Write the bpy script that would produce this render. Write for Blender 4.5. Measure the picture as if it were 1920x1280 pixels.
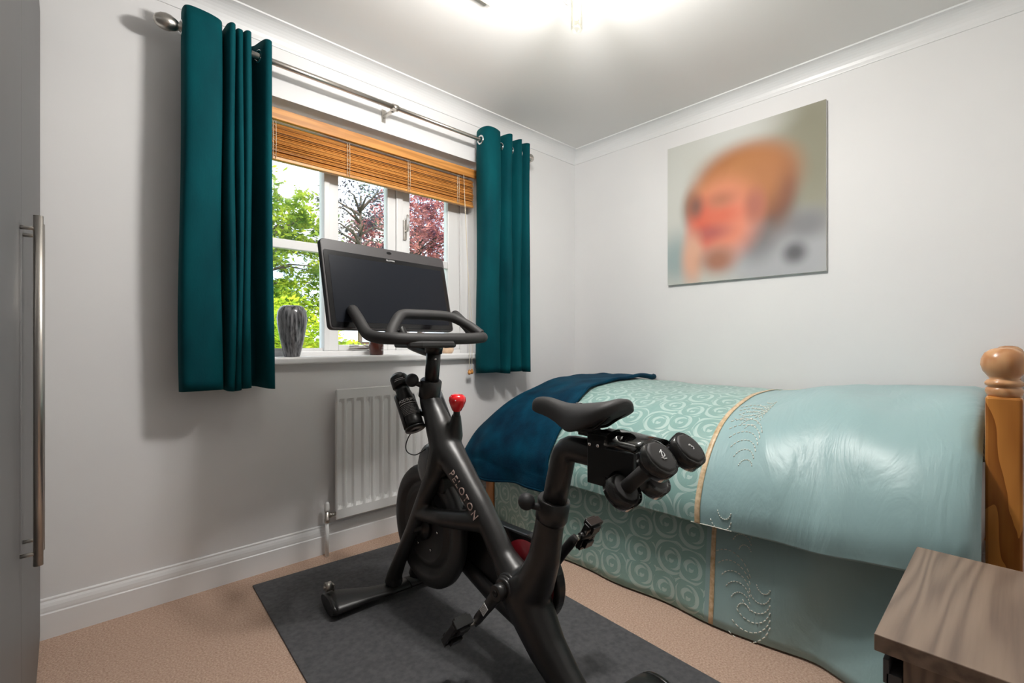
import bpy, bmesh, math, random
from mathutils import Vector, Matrix, noise
random.seed(7)
PI = math.pi
scene = bpy.context.scene
COL = scene.collection
for o in list(bpy.data.objects): bpy.data.objects.remove(o)

# ------------------------------------------------------------------ camera, world, lights, exposure
cam_d = bpy.data.cameras.new('camera'); cam = bpy.data.objects.new('camera', cam_d); COL.objects.link(cam)
cam.location = (-2.720, -2.225, 0.987)
cam.rotation_euler = (PI/2, 0, -math.radians(43.26))
cam_d.sensor_width = 36.0; cam_d.lens = 893.0/1920.0*36.0
cam_d.clip_start = 0.01; cam_d.clip_end = 300
scene.camera = cam
vs = scene.view_settings
vs.view_transform = 'Standard'; vs.look = 'None'; vs.exposure = 0.60; vs.gamma = 1.0; vs.use_curve_mapping = False

world = bpy.data.worlds.new('world'); scene.world = world; world.use_nodes = True
nt = world.node_tree; nt.nodes.clear()
def wn(t, **k):
    n = nt.nodes.new(t)
    for a, b in k.items(): setattr(n, a, b)
    return n
tc = wn('ShaderNodeTexCoord'); noi = wn('ShaderNodeTexNoise'); noi.inputs['Scale'].default_value = 3.0; noi.inputs['Detail'].default_value = 6
rmp = wn('ShaderNodeValToRGB'); rmp.color_ramp.elements[0].position = .42; rmp.color_ramp.elements[1].position = .60
rmp.color_ramp.elements[0].color = (.55, .74, 1.0, 1); rmp.color_ramp.elements[1].color = (1, 1, 1, 1)
bg = wn('ShaderNodeBackground'); bg.inputs['Strength'].default_value = 1.5
wo = wn('ShaderNodeOutputWorld')
nt.links.new(tc.outputs['Generated'], noi.inputs['Vector']); nt.links.new(noi.outputs['Fac'], rmp.inputs['Fac'])
nt.links.new(rmp.outputs['Color'], bg.inputs['Color']); nt.links.new(bg.outputs['Background'], wo.inputs['Surface'])

sun_d = bpy.data.lights.new('sun_offscreen', 'SUN'); sun_d.energy = 3.6; sun_d.angle = .01; sun_d.color = (1, .95, .85)
sun = bpy.data.objects.new('sun_offscreen', sun_d); COL.objects.link(sun)
sun.rotation_euler = Vector((.45, .75, -.80)).to_track_quat('-Z', 'Y').to_euler()

LAMP_WATT = 22.0        # each bulb of the ceiling light's arms above the picture

# ------------------------------------------------------------------ materials
MATS = {}
def pm(name, col, rough=.5, metal=0, spec=.5, sheen=0, sheen_rough=.4, coat=0, trans=0, emis=None, estr=0):
    m = bpy.data.materials.new(name); m.use_nodes = True
    b = m.node_tree.nodes['Principled BSDF']
    b.inputs['Base Color'].default_value = (*col, 1); b.inputs['Roughness'].default_value = rough
    b.inputs['Metallic'].default_value = metal; b.inputs['Specular IOR Level'].default_value = spec
    b.inputs['Sheen Weight'].default_value = sheen; b.inputs['Sheen Roughness'].default_value = sheen_rough
    b.inputs['Coat Weight'].default_value = coat; b.inputs['Transmission Weight'].default_value = trans
    if emis: b.inputs['Emission Color'].default_value = (*emis, 1); b.inputs['Emission Strength'].default_value = estr
    MATS[name] = m; return m
def N(m, t, **k):
    n = m.node_tree.nodes.new(t)
    for a, b in k.items():
        if a in n.inputs.keys(): n.inputs[a].default_value = b
        else: setattr(n, a, b)
    return n
def LK(m, a, b): m.node_tree.links.new(a, b)
def BS(m): return m.node_tree.nodes['Principled BSDF']
def math_n(m, op, a, b=None, c=None):
    n = N(m, 'ShaderNodeMath', operation=op)
    for i, v in enumerate((a, b, c)):
        if v is None: continue
        if isinstance(v, (int, float)): n.inputs[i].default_value = v
        else: LK(m, v, n.inputs[i])
    return n.outputs[0]
def ramp(m, fac, stops):
    r = N(m, 'ShaderNodeValToRGB'); e = r.color_ramp.elements
    while len(e) < len(stops): e.new(.5)
    for i, (p, c) in enumerate(stops): e[i].position = p; e[i].color = (*c, 1)
    LK(m, fac, r.inputs['Fac']); return r.outputs['Color']
def noise_mat(name, c0, c1, scale, rough=.6, bump=0, bscale=None, detail=4, stretch=None, **k):
    m = pm(name, c0, rough, **k); tcn = N(m, 'ShaderNodeTexCoord'); src = tcn.outputs['Object']
    if stretch:
        mp = N(m, 'ShaderNodeMapping'); mp.inputs['Scale'].default_value = stretch; LK(m, src, mp.inputs['Vector']); src = mp.outputs['Vector']
    n = N(m, 'ShaderNodeTexNoise', Scale=scale, Detail=detail); LK(m, src, n.inputs['Vector'])
    LK(m, ramp(m, n.outputs['Fac'], [(.3, c0), (.7, c1)]), BS(m).inputs['Base Color'])
    if bump:
        n2 = N(m, 'ShaderNodeTexNoise', Scale=bscale or scale, Detail=3); LK(m, src, n2.inputs['Vector'])
        bp = N(m, 'ShaderNodeBump', Strength=bump, Distance=.004); LK(m, n2.outputs['Fac'], bp.inputs['Height']); LK(m, bp.outputs['Normal'], BS(m).inputs['Normal'])
    return m
WALL = noise_mat('wall_paint', (.80, .795, .80), (.82, .815, .815), 3, .75, .03, 180)
CEIL = noise_mat('ceiling_paint', (.80, .79, .775), (.81, .80, .785), 3, .85)
TRIM = pm('white_gloss_trim', (.82, .82, .825), .35)
UPVC = pm('white_window_frame', (.84, .84, .84), .3)
CARPET = noise_mat('beige_carpet', (.40, .265, .195), (.62, .455, .36), 170, .95, 1.0, 160, detail=6, spec=.1)
RAD = pm('radiator_white', (.82, .82, .81), .35)
GREY = noise_mat('grey_wardrobe_laminate', (.100, .098, .098), (.108, .106, .106), 6, .46)
STEEL = pm('brushed_steel', (.56, .53, .49), .3, 1)
CHROME = pm('chrome', (.75, .75, .75), .12, 1)
BLACK = pm('satin_black_metal', (.016, .0155, .0155), .36, spec=.6)
BLACKP = pm('black_plastic', (.010, .010, .010), .28)
BLACKM = pm('matt_black_rubber', (.020, .020, .022), .6)
GREYB = pm('soft_grey_black_grip', (.030, .029, .029), .62)
DGREY = pm('flywheel_grey', (.035, .035, .036), .45)
SMOKE = pm('smoky_grey_guard', (.16, .165, .17), .25)
RED = pm('glossy_red', (.80, .012, .018), .18, coat=.5)
DRED = pm('dark_red', (.13, .006, .010), .35)
COPPER = pm('rose_lettering', (.62, .47, .42), .35, .3)
WHITE = pm('white_print', (.85, .85, .85), .5)
SILVER = pm('silver_print', (.6, .6, .62), .35, .4)
LINEG = pm('grey_print', (.3, .3, .3), .6)
SCREEN = pm('dark_display_glass', (.010, .012, .017), .3, spec=.2)
BEZEL = pm('black_bezel', (.006, .006, .007), .2)
SBODY = pm('grey_black_shell', (.052, .048, .05), .45)
CREAM = pm('cream_lamp_metal', (.75, .72, .62), .4)
BULB_OFF = pm('unlit_bulb_glass', (.80, .80, .77), .25)
BULB = pm('lit_bulb', (.9, .85, .75), .4, emis=(1, .9, .74), estr=.6)
CORD = pm('cord_cream', (.68, .60, .47), .8)
JAR = pm('dark_red_candle_glass', (.075, .016, .010), .12, coat=.3)
PINK = noise_mat('peach_stone', (.72, .48, .30), (.82, .62, .45), 30, .5)
MAT_R = noise_mat('black_mat_rubber', (.070, .070, .074), (.105, .105, .112), 60, .78, .25, 400, spec=.25)
NAVY = noise_mat('navy_velvet', (.0, .014, .036), (.0, .050, .095), 9, .8, .3, 120, spec=.12, sheen=.12, sheen_rough=.35)
BS(NAVY).inputs['Sheen Tint'].default_value = (.10, .38, .50, 1)
VELVET = noise_mat('teal_velvet', (.0, .040, .052), (.0, .072, .086), 7, .8, .12, 150, stretch=(1, 1, .35), spec=.12, sheen=.10, sheen_rough=.4)
BS(VELVET).inputs['Sheen Tint'].default_value = (.08, .5, .45, 1)
PILLOWC = noise_mat('grey_patterned_cotton', (.16, .20, .19), (.55, .60, .56), 45, .8)
MATTR = pm('white_mattress', (.7, .7, .7), .8)
DRAWER = pm('charcoal_drawer_front', (.075, .075, .08), .45)
GOLD = noise_mat('gold_ribbon', (.50, .34, .17), (.78, .62, .42), 60, .35, stretch=(1, 1, 1))
EMB = pm('cream_embroidery', (.80, .80, .72), .5)
def glass_mat(name, tint, fac):
    m = bpy.data.materials.new(name); m.use_nodes = True; t = m.node_tree; t.nodes.clear()
    tr = N(m, 'ShaderNodeBsdfTransparent'); tr.inputs['Color'].default_value = (*tint, 1)
    gl = N(m, 'ShaderNodeBsdfGlossy'); gl.inputs['Roughness'].default_value = .03
    fr = N(m, 'ShaderNodeFresnel', IOR=1.45); mul = math_n(m, 'MULTIPLY', fr.outputs[0], fac)
    mx = N(m, 'ShaderNodeMixShader'); o = N(m, 'ShaderNodeOutputMaterial')
    LK(m, mul, mx.inputs[0]); LK(m, tr.outputs[0], mx.inputs[1]); LK(m, gl.outputs[0], mx.inputs[2]); LK(m, mx.outputs[0], o.inputs['Surface'])
    MATS[name] = m; return m
GLASS = glass_mat('window_glass', (.97, .985, .98), .8)
CLEAR = glass_mat('clear_acrylic', (.92, .93, .93), 1.0)
FROST = glass_mat('lamp_glass', (.90, .90, .87), .35)

def wood_mat(name, dark, light, axis, scale, rings, rough, stretch=.13, fine=.3, sharp=.0):
    m = pm(name, light, rough); tcn = N(m, 'ShaderNodeTexCoord'); mp = N(m, 'ShaderNodeMapping')
    s = [1.0]*3; s['xyz'.index(axis)] = stretch; mp.inputs['Scale'].default_value = s
    LK(m, tcn.outputs['Object'], mp.inputs['Vector'])
    n = N(m, 'ShaderNodeTexNoise', Scale=scale, Detail=1.5, Distortion=.3); LK(m, mp.outputs[0], n.inputs['Vector'])
    w = math_n(m, 'FRACT', math_n(m, 'MULTIPLY', n.outputs['Fac'], rings))
    if not sharp: w = math_n(m, 'MULTIPLY_ADD', math_n(m, 'SINE', math_n(m, 'MULTIPLY', n.outputs['Fac'], rings*2*PI)), .5, .5)
    mp2 = N(m, 'ShaderNodeMapping'); s2 = [1.0]*3; s2['xyz'.index(axis)] = .04; mp2.inputs['Scale'].default_value = s2; LK(m, tcn.outputs['Object'], mp2.inputs['Vector'])
    n2 = N(m, 'ShaderNodeTexNoise', Scale=160, Detail=3); LK(m, mp2.outputs[0], n2.inputs['Vector'])
    f = math_n(m, 'ADD', math_n(m, 'MULTIPLY', w, 1-fine), math_n(m, 'MULTIPLY', n2.outputs['Fac'], fine))
    mid = tuple((a*.4+b*.6) for a, b in zip(dark, light))
    LK(m, ramp(m, f, [(.15, light), (.55, mid), (.92, dark)]), BS(m).inputs['Base Color']); return m
PD, PL_ = (.27, .085, .014), (.60, .25, .055)
PINE = wood_mat('varnished_pine', PD, PL_, 'z', 13, 4.5, .3, .22, .15, 1)
PINEX = wood_mat('varnished_pine_rail', PD, PL_, 'x', 13, 4.5, .3, .22, .15, 1)
PINEY = wood_mat('varnished_pine_side', PD, PL_, 'y', 13, 4.5, .3, .22, .15, 1)
FINIAL = wood_mat('pale_turned_pine', (.46, .21, .085), (.60, .33, .16), 'z', 12, 5, .25, .5, .2)
OAK = wood_mat('grey_brown_oak_laminate', (.135, .092, .068), (.27, .195, .145), 'x', 9, 11, .42, .09, .45)
OAKV = wood_mat('grey_brown_oak_side', (.135, .092, .068), (.27, .195, .145), 'z', 9, 11, .42, .09, .45)
BLINDW = wood_mat('honey_bamboo', (.42, .16, .032), (.72, .33, .085), 'x', 30, 3, .4, .05, .5)

# duvet fabric: swirl roses on the patterned part, plain sateen beyond the gold ribbon (uv in metres)
def bedding_mat(name, split):
    m = pm(name, (.4, .6, .58), .40, sheen=.1); uv = N(m, 'ShaderNodeUVMap'); sp = N(m, 'ShaderNodeSeparateXYZ'); LK(m, uv.outputs[0], sp.inputs[0])
    sc = N(m, 'ShaderNodeVectorMath', operation='SCALE'); LK(m, uv.outputs[0], sc.inputs[0]); sc.inputs['Scale'].default_value = 9.0
    v = N(m, 'ShaderNodeTexVoronoi', voronoi_dimensions='2D', Scale=1.0, Randomness=.38); LK(m, sc.outputs[0], v.inputs['Vector'])
    df = N(m, 'ShaderNodeVectorMath', operation='SUBTRACT'); LK(m, sc.outputs[0], df.inputs[0]); LK(m, v.outputs['Position'], df.inputs[1])
    d = N(m, 'ShaderNodeSeparateXYZ'); LK(m, df.outputs[0], d.inputs[0])
    ang = math_n(m, 'ARCTAN2', d.outputs['Y'], d.outputs['X']); r = v.outputs['Distance']
    # nested crescents whose opening turns with the radius
    band = math_n(m, 'FRACT', math_n(m, 'ADD', math_n(m, 'MULTIPLY', r, 7.4), math_n(m, 'MULTIPLY', math_n(m, 'SINE', math_n(m, 'ADD', ang, 1.0)), .22)))
    arc = math_n(m, 'SINE', math_n(m, 'ADD', math_n(m, 'MULTIPLY', ang, 1.0), math_n(m, 'MULTIPLY', math_n(m, 'FLOOR', math_n(m, 'MULTIPLY', r, 7.4)), 2.3)))
    thick = math_n(m, 'MULTIPLY_ADD', arc, .72, .10)
    cres = math_n(m, 'LESS_THAN', math_n(m, 'ABSOLUTE', math_n(m, 'SUBTRACT', band, .5)), math_n(m, 'MULTIPLY', thick, .62))
    inr = math_n(m, 'LESS_THAN', r, .66)
    mask = math_n(m, 'MULTIPLY', math_n(m, 'MULTIPLY', cres, inr), .82)
    side = math_n(m, 'GREATER_THAN', sp.outputs['X'], split)
    mask = math_n(m, 'MULTIPLY', mask, side)
    mx = N(m, 'ShaderNodeMix', data_type='RGBA'); LK(m, side, mx.inputs['Factor'])
    mx.inputs['A'].default_value = (.30, .455, .465, 1); mx.inputs['B'].default_value = (.235, .40, .37, 1)
    mx2 = N(m, 'ShaderNodeMix', data_type='RGBA'); LK(m, mask, mx2.inputs['Factor']); LK(m, mx.outputs['Result'], mx2.inputs['A']); mx2.inputs['B'].default_value = (.47, .61, .57, 1)
    LK(m, mx2.outputs['Result'], BS(m).inputs['Base Color'])
    mpb = N(m, 'ShaderNodeMapping'); mpb.inputs['Rotation'].default_value = (0, 0, .6); mpb.inputs['Scale'].default_value = (9, 3.2, 1); LK(m, uv.outputs[0], mpb.inputs['Vector'])
    nb = N(m, 'ShaderNodeTexNoise', Scale=1.0, Detail=5, Distortion=.8); LK(m, mpb.outputs[0], nb.inputs['Vector'])
    bpn = N(m, 'ShaderNodeBump', Strength=.55, Distance=.02); LK(m, nb.outputs['Fac'], bpn.inputs['Height']); LK(m, bpn.outputs['Normal'], BS(m).inputs['Normal']); return m
BED1 = bedding_mat('mint_swirl_sateen', -1.47)

# ------------------------------------------------------------------ mesh helpers
class MB:
    def __init__(s): s.v = []; s.f = []; s.sm = []; s.uv = None
    def add(s, vs, fs, smooth=False):
        o = len(s.v); s.v += [tuple(p) for p in vs]
        for f in fs: s.f.append([i+o for i in f]); s.sm.append(smooth)
        return s
    def box(s, x0, x1, y0, y1, z0, z1):
        v = [(x, y, z) for x in (x0, x1) for y in (y0, y1) for z in (z0, z1)]
        return s.add(v, [(0, 1, 3, 2), (4, 6, 7, 5), (0, 4, 5, 1), (2, 3, 7, 6), (0, 2, 6, 4), (1, 5, 7, 3)])
    def obox(s, c, ax, ay, az, hx, hy, hz):
        c = Vector(c); ax, ay, az = Vector(ax).normalized()*hx, Vector(ay).normalized()*hy, Vector(az).normalized()*hz
        v = [c+ax*i+ay*j+az*k for i in (-1, 1) for j in (-1, 1) for k in (-1, 1)]
        return s.add(v, [(0, 1, 3, 2), (4, 6, 7, 5), (0, 4, 5, 1), (2, 3, 7, 6), (0, 2, 6, 4), (1, 5, 7, 3)])
    def tube(s, pts, rad, seg=14, caps=True, closed=False, up=(0, 0, 1), flat=None):
        """flat=(a,b): multiplies the radius along the two frame axes; frame axis 1 stays close to up"""
        pts = [Vector(p) for p in pts]; n = len(pts)
        if isinstance(rad, (int, float)): rad = [rad]*n
        fl = flat or (1, 1); rings = []; prev = None
        for i in range(n):
            if closed: t = (pts[(i+1) % n]-pts[i-1])
            else: t = pts[min(i+1, n-1)]-pts[max(i-1, 0)]
            t.normalize()
            if prev is None:
                u = Vector(up); u = u-t*u.dot(t)
                if u.length < 1e-3: u = Vector((1, 0, 0)); u = u-t*u.dot(t)
            else: u = prev-t*prev.dot(t)
            u.normalize(); prev = u; w = t.cross(u)
            rings.append([pts[i]+u*(math.cos(a)*rad[i]*fl[0])+w*(math.sin(a)*rad[i]*fl[1]) for a in [2*PI*k/seg for k in range(seg)]])
        vs = [p for r in rings for p in r]; fs = []
        for i in range(n if closed else n-1):
            j = (i+1) % n
            for k in range(seg): fs.append((i*seg+k, i*seg+(k+1) % seg, j*seg+(k+1) % seg, j*seg+k))
        s.add(vs, fs, True)
        if caps and not closed:
            o = len(s.v)-len(vs)
            s.f.append([o+k for k in range(seg)][::-1]); s.sm.append(False)
            s.f.append([o+(n-1)*seg+k for k in range(seg)]); s.sm.append(False)
        return s
    def lathe(s, prof, seg=24, o=(0, 0, 0), axis=(0, 0, 1), smooth=True):
        a = Vector(axis).normalized(); q = Vector((0, 0, 1)).rotation_difference(a); o = Vector(o); vs = []; fs = []
        for r, z in prof:
            for k in range(seg): vs.append(o+q @ Vector((r*math.cos(2*PI*k/seg), r*math.sin(2*PI*k/seg), z)))
        for i in range(len(prof)-1):
            for k in range(seg): fs.append((i*seg+k, i*seg+(k+1) % seg, (i+1)*seg+(k+1) % seg, (i+1)*seg+k))
        fs.append(tuple(range(seg))[::-1]); fs.append(tuple((len(prof)-1)*seg+k for k in range(seg)))
        return s.add(vs, fs, smooth)
    def ball(s, c, r, seg=16, sc=(1, 1, 1)):
        vs = []; fs = []; n = seg//2
        for i in range(n+1):
            t = PI*i/n
            for k in range(seg): vs.append((c[0]+sc[0]*r*math.sin(t)*math.cos(2*PI*k/seg), c[1]+sc[1]*r*math.sin(t)*math.sin(2*PI*k/seg), c[2]-sc[2]*r*math.cos(t)))
        for i in range(n):
            for k in range(seg): fs.append((i*seg+k, i*seg+(k+1) % seg, (i+1)*seg+(k+1) % seg, (i+1)*seg+k))
        return s.add(vs, fs, True)
    def prism(s, poly, axis, a, b, smooth=False):
        """poly: 2-D outline; axis 'x': poly=(y,z), 'y': poly=(x,z), 'z': poly=(x,y)"""
        def P(p, t): return {'x': (t, p[0], p[1]), 'y': (p[0], t, p[1]), 'z': (p[0], p[1], t)}[axis]
        n = len(poly); vs = [P(p, a) for p in poly]+[P(p, b) for p in poly]
        fs = [tuple(range(n))[::-1], tuple(range(n, 2*n))]+[(i, (i+1) % n, n+(i+1) % n, n+i) for i in range(n)]
        return s.add(vs, fs, smooth)
    def grid(s, P, uv=None, smooth=True):
        r, c = len(P), len(P[0]); o = len(s.v)
        s.add([p for row in P for p in row], [(i*c+j, i*c+j+1, (i+1)*c+j+1, (i+1)*c+j) for i in range(r-1) for j in range(c-1)], smooth)
        if uv:
            if s.uv is None: s.uv = {}
            for i in range(r):
                for j in range(c): s.uv[o+i*c+j] = uv[i][j]
        return s
    def mesh(s, name):
        me = bpy.data.meshes.new(name); me.from_pydata(s.v, [], s.f); me.polygons.foreach_set('use_smooth', s.sm)
        if s.uv:
            l = me.uv_layers.new(name='UVMap')
            for lp in me.loops: l.data[lp.index].uv = s.uv.get(lp.vertex_index, (0, 0))
        bm = bmesh.new(); bm.from_mesh(me); bmesh.ops.recalc_face_normals(bm, faces=bm.faces); bm.to_mesh(me); bm.free()
        return me
    def build(s, name, m, parent=None, bevel=0, solid=0, sub=0):
        o = bpy.data.objects.new(name, s.mesh(name)); COL.objects.link(o); o.data.materials.append(m)
        if parent: o.parent = parent
        if solid: d = o.modifiers.new('solid', 'SOLIDIFY'); d.thickness = solid; d.offset = 0
        if bevel: d = o.modifiers.new('bevel', 'BEVEL'); d.width = bevel; d.segments = 2; d.limit_method = 'ANGLE'; d.angle_limit = .7
        if sub: d = o.modifiers.new('sub', 'SUBSURF'); d.levels = sub; d.render_levels = sub
        return o
def tag(o, label=None, cat=None, group=None, kind=None):
    if label: o['label'] = label
    if cat: o['category'] = cat
    if group: o['group'] = group
    if kind: o['kind'] = kind
    return o
def empty(name, loc=(0, 0, 0), rz=0):
    o = bpy.data.objects.new(name, None); COL.objects.link(o); o.location = loc; o.rotation_euler = (0, 0, rz); o.empty_display_size = .05; return o
def crom(pts, n=6):
    P = [Vector(p) for p in pts]; out = []
    for i in range(len(P)-1):
        a, b, c, d = P[max(i-1, 0)], P[i], P[i+1], P[min(i+2, len(P)-1)]
        for k in range(n):
            t = k/n; out.append(.5*((2*b)+(c-a)*t+(2*a-5*b+4*c-d)*t*t+(3*b-a-3*c+d)*t**3))
    out.append(P[-1]); return out
def lerp(a, b, t): return a+(b-a)*t
def text_mesh(txt, size, depth=.0004, bend=None, spacing=1.0):
    cu = bpy.data.curves.new('lettering', 'FONT'); cu.body = txt; cu.size = size; cu.extrude = depth; cu.align_x = 'CENTER'; cu.align_y = 'CENTER'; cu.space_character = spacing; cu.resolution_u = 3
    o = bpy.data.objects.new('lettering', cu); COL.objects.link(o)
    me = bpy.data.meshes.new_from_object(o.evaluated_get(bpy.context.evaluated_depsgraph_get())); bpy.data.objects.remove(o)
    if bend:
        for v in me.vertices:
            a = v.co.x/bend; v.co = Vector((math.sin(a)*(bend+v.co.z), v.co.y, math.cos(a)*(bend+v.co.z)-bend))
    return me
def place_text(name, me, m, parent, loc, xdir, ydir):
    o = bpy.data.objects.new(name, me); COL.objects.link(o); me.materials.clear(); me.materials.append(m); o.parent = parent
    x = Vector(xdir).normalized(); y = Vector(ydir); y = (y-x*y.dot(x)).normalized(); z = x.cross(y)
    M = Matrix((x, y, z)).transposed().to_4x4(); M.translation = Vector(loc); o.matrix_local = M; return o

# ------------------------------------------------------------------ the room
H = 2.354; XL = -3.37; YF = -3.0
T = .12
OX0, OX1, OZ0, OZ1 = -2.155, -.891, .905, 2.058      # window opening
def struct(name, mb, m, **k): return tag(mb.build(name, m, **k), kind='structure')
struct('floor', MB().box(XL-T, T, -4.5, .3, -.1, 0).box(-4.6, XL-T, -4.5, -1.6, -.1, 0), CARPET)
struct('ceiling', MB().box(XL-T, T, -4.5, .3, H, H+.12).box(-4.6, XL-T, -4.5, -1.6, H, H+.12), CEIL)  # runs on over the added hall to keep the sun out
w = MB(); w.box(XL-T, OX0, 0, .3, 0, H); w.box(OX1, T, 0, .3, 0, H); w.box(OX0, OX1, 0, .3, 0, OZ0-.012); w.box(OX0, OX1, 0, .3, OZ1, H)
struct('wall_back', w, WALL)
struct('wall_right', MB().box(0, T, YF, 0, 0, H), WALL)
struct('wall_left', MB().box(XL-T, XL, -2.08, 0, 0, H).box(XL-T, XL, YF, -2.92, 0, H).box(XL-T, XL, -2.92, -2.08, 2.0, H), WALL)  # unseen side doorway, an opening added for fill light
w = MB(); w.box(XL-T, -2.6, YF-T, YF, 0, H); w.box(-1.6, T, YF-T, YF, 0, H); w.box(-2.6, -1.6, YF-T, YF, 2.0, H)  # unseen doorway behind the camera, also added for fill light
struct('wall_front', w, WALL)
w = MB(); w.box(XL-T, T, -4.5, -4.4, 0, H); w.box(0, T, -4.4, YF-T, 0, H)
w.box(-4.6, -4.5, -4.5, -1.6, 0, H); w.box(-4.5, XL-T, -1.7, -1.6, 0, H); w.box(-4.5, XL-T, -4.5, -4.4, 0, H)
struct('wall_sunblock', w, WALL)  # added hall walls, out of view, stop direct sun entering the doorways
struct('trim_6', MB().box(XL-.01, XL+.018, -3.0, -2.92, 0, 2.08).box(XL-.01, XL+.018, -2.08, -2.0, 0, 2.08).box(XL-.01, XL+.018, -2.92, -2.08, 2.0, 2.08), TRIM)  # casing of the added side doorway
struct('trim_5', MB().box(-2.68, -2.6, YF-.01, YF+.018, 0, 2.08).box(-1.6, -1.52, YF-.01, YF+.018, 0, 2.08).box(-2.6, -1.6, YF-.01, YF+.018, 2.0, 2.08), TRIM)  # casing of the added doorway behind the camera
# moulded skirting board profile (distance from wall, height)
sk = [(0, 0), (.018, 0), (.018, .082), (.015, .086), (.015, .092), (.0135, .104), (.010, .114), (.006, .121), (.006, .127), (.003, .131), (0, .131)]
def skirting(name, axis, a, b, sgn, off):
    struct(name, MB().prism([(off+sgn*d, z) for d, z in sk], axis, a, b), TRIM)
skirting('baseboard_back', 'x', XL, 0, -1, 0)
skirting('baseboard_right', 'y', YF, -.02, -1, 0)
skirting('baseboard_front', 'x', -1.55, 0, 1, YF)
# coving
cv = [(0, H), (0, H-.081), (.005, H-.081), (.006, H-.077)]+[(.006+.066*(1-math.cos(t)), H-.077+.070*math.sin(t)) for t in [PI/2*i/8 for i in range(1, 9)]]+[(.079, H-.007), (.079, H)]
def coving(name, axis, a, b, sgn, off):
    struct(name, MB().prism([(off+sgn*d, z) for d, z in cv], axis, a, b), TRIM)
coving('trim_1', 'x', XL, 0, -1, 0); coving('trim_2', 'y', YF, 0, -1, 0); coving('trim_3', 'y', YF, 0, 1, XL); coving('trim_4', 'x', XL, 0, 1, YF)

# ------------------------------------------------------------------ window
win = tag(empty('window_1', ((OX0+OX1)/2, .15, OZ0)), kind='structure')
wo_ = Vector(win.location)
def wpart(name, mb, m, parent=win, **k):
    mb.v = [tuple(Vector(p)-wo_) for p in mb.v] if parent == win or parent is not None else mb.v
    return mb.build(name, m, parent, **k)
FY0, FY1 = .12, .185
f = MB()
f.box(OX0, OX0+.06, FY0, FY1, OZ0, OZ1); f.box(OX1-.055, OX1, FY0, FY1, OZ0, OZ1)
f.box(OX0+.06, OX1-.055, FY0, FY1, OZ0, OZ0+.035); f.box(OX0+.06, OX1-.055, FY0, FY1, OZ1-.06, OZ1)
wpart('window_frame', f, UPVC, bevel=.004)
wpart('mullion', MB().box(-1.785, -1.755, FY0, FY1, OZ0+.035, OZ1-.06), UPVC, bevel=.004)
wpart('mullion', MB().box(-1.385, -1.345, FY0, FY1, OZ0+.035, OZ1-.06), UPVC, bevel=.004)
lights = [(-2.095, -1.785, 0.0), (-1.755, -1.385, .048), (-1.345, -.946, .05)]
for i, (x0, x1, sw) in enumerate(lights):
    z0, z1 = OZ0+.035, OZ1-.06
    if sw:
        s_ = MB(); yy0, yy1 = FY0+.012, FY1-.006
        right = .085 if i == 2 else sw
        s_.box(x0, x0+sw, yy0, yy1, z0, z1); s_.box(x1-right, x1, yy0, yy1, z0, z1); s_.box(x0+sw, x1-right, yy0, yy1, z0, z0+.03); s_.box(x0+sw, x1-right, yy0, yy1, z1-.045, z1)
        sash = wpart('sash', s_, UPVC, bevel=.004)
        gx0, gx1, gz0, gz1 = x0+sw, x1-right, z0+.03, z1-.045
    else: sash = win; gx0, gx1, gz0, gz1 = x0, x1, z0+.015, z1
    if not sw: wpart('glazing_bead', MB().box(x0, x1, .135, .165, z0, z0+.015), UPVC)
    zb = 1.447
    wpart('glazing_bar', MB().box(gx0, gx1, .138, .168, zb-.022, zb+.022), UPVC, sash, bevel=.004)
    wpart('pane', MB().box(gx0-.003, gx1+.003, .150, .155, gz0-.003, zb-.020), GLASS, sash)
    wpart('pane', MB().box(gx0-.003, gx1+.003, .150, .155, zb+.020, gz1+.003), GLASS, sash)
h = MB(); h.box(-1.34, -1.322, .118, .133, 1.555, 1.665); h.tube([(-1.331, .118, 1.60), (-1.331, .098, 1.60), (-1.331, .094, 1.66), (-1.331, .098, 1.69)], [.006, .007, .008, .005], 8)
tag(wpart('window_handle', h, STEEL, bevel=.001), 'dark metal casement handle')
h = MB(); h.box(-1.66, -1.50, .112, .121, .948, .956); h.tube([(-1.66, .110, .962), (-1.58, .108, .966), (-1.54, .104, .958), (-1.48, .108, .960)], [.004, .005, .006, .004], 8)
tag(wpart('casement_stay', h, STEEL), 'dark metal casement stay')
wpart('window_sill', MB().box(OX0-.03, OX1+.03, -.035, FY0, .885, .918), TRIM, bevel=.008)

# ------------------------------------------------------------------ bamboo blind (raised)
bl = tag(empty('window_blind', (-1.53, .055, 2.01)), 'honey coloured bamboo slat blind pulled up at the top of the window', 'blind')
bo = Vector(bl.location)
def lpart(root, name, mb, m, **k):
    o = Vector(root.location); mb.v = [tuple(Vector(p)-o) for p in mb.v]; return mb.build(name, m, root, **k)
BX0, BX1 = -2.13, -.905
lpart(bl, 'head_rail', MB().box(BX0, BX1, .015, .022, 1.968, 2.018), BLINDW, bevel=.002)
lpart(bl, 'top_track', MB().box(BX0+.01, BX1-.01, .030, .075, 1.985, 2.014), BLINDW)
sl = MB(); sl.box(-.608, .608, -.0125, .0125, -.0009, .0009); slm = sl.mesh('slat'); slm.materials.append(BLINDW)
nsl = 27; random.seed(3)
for i in range(nsl):
    t = i/(nsl-1); z = 1.958-.142*t**1.12+random.uniform(-.0012, .0012)
    o = bpy.data.objects.new('slat', slm); COL.objects.link(o); o.parent = bl
    o.location = Vector((-1.518+random.uniform(-.002, .002), .050+random.uniform(-.004, .004), z))-bo; o.rotation_euler = (math.radians(random.uniform(24, 58)), 0, random.uniform(-.001, .001))
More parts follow.
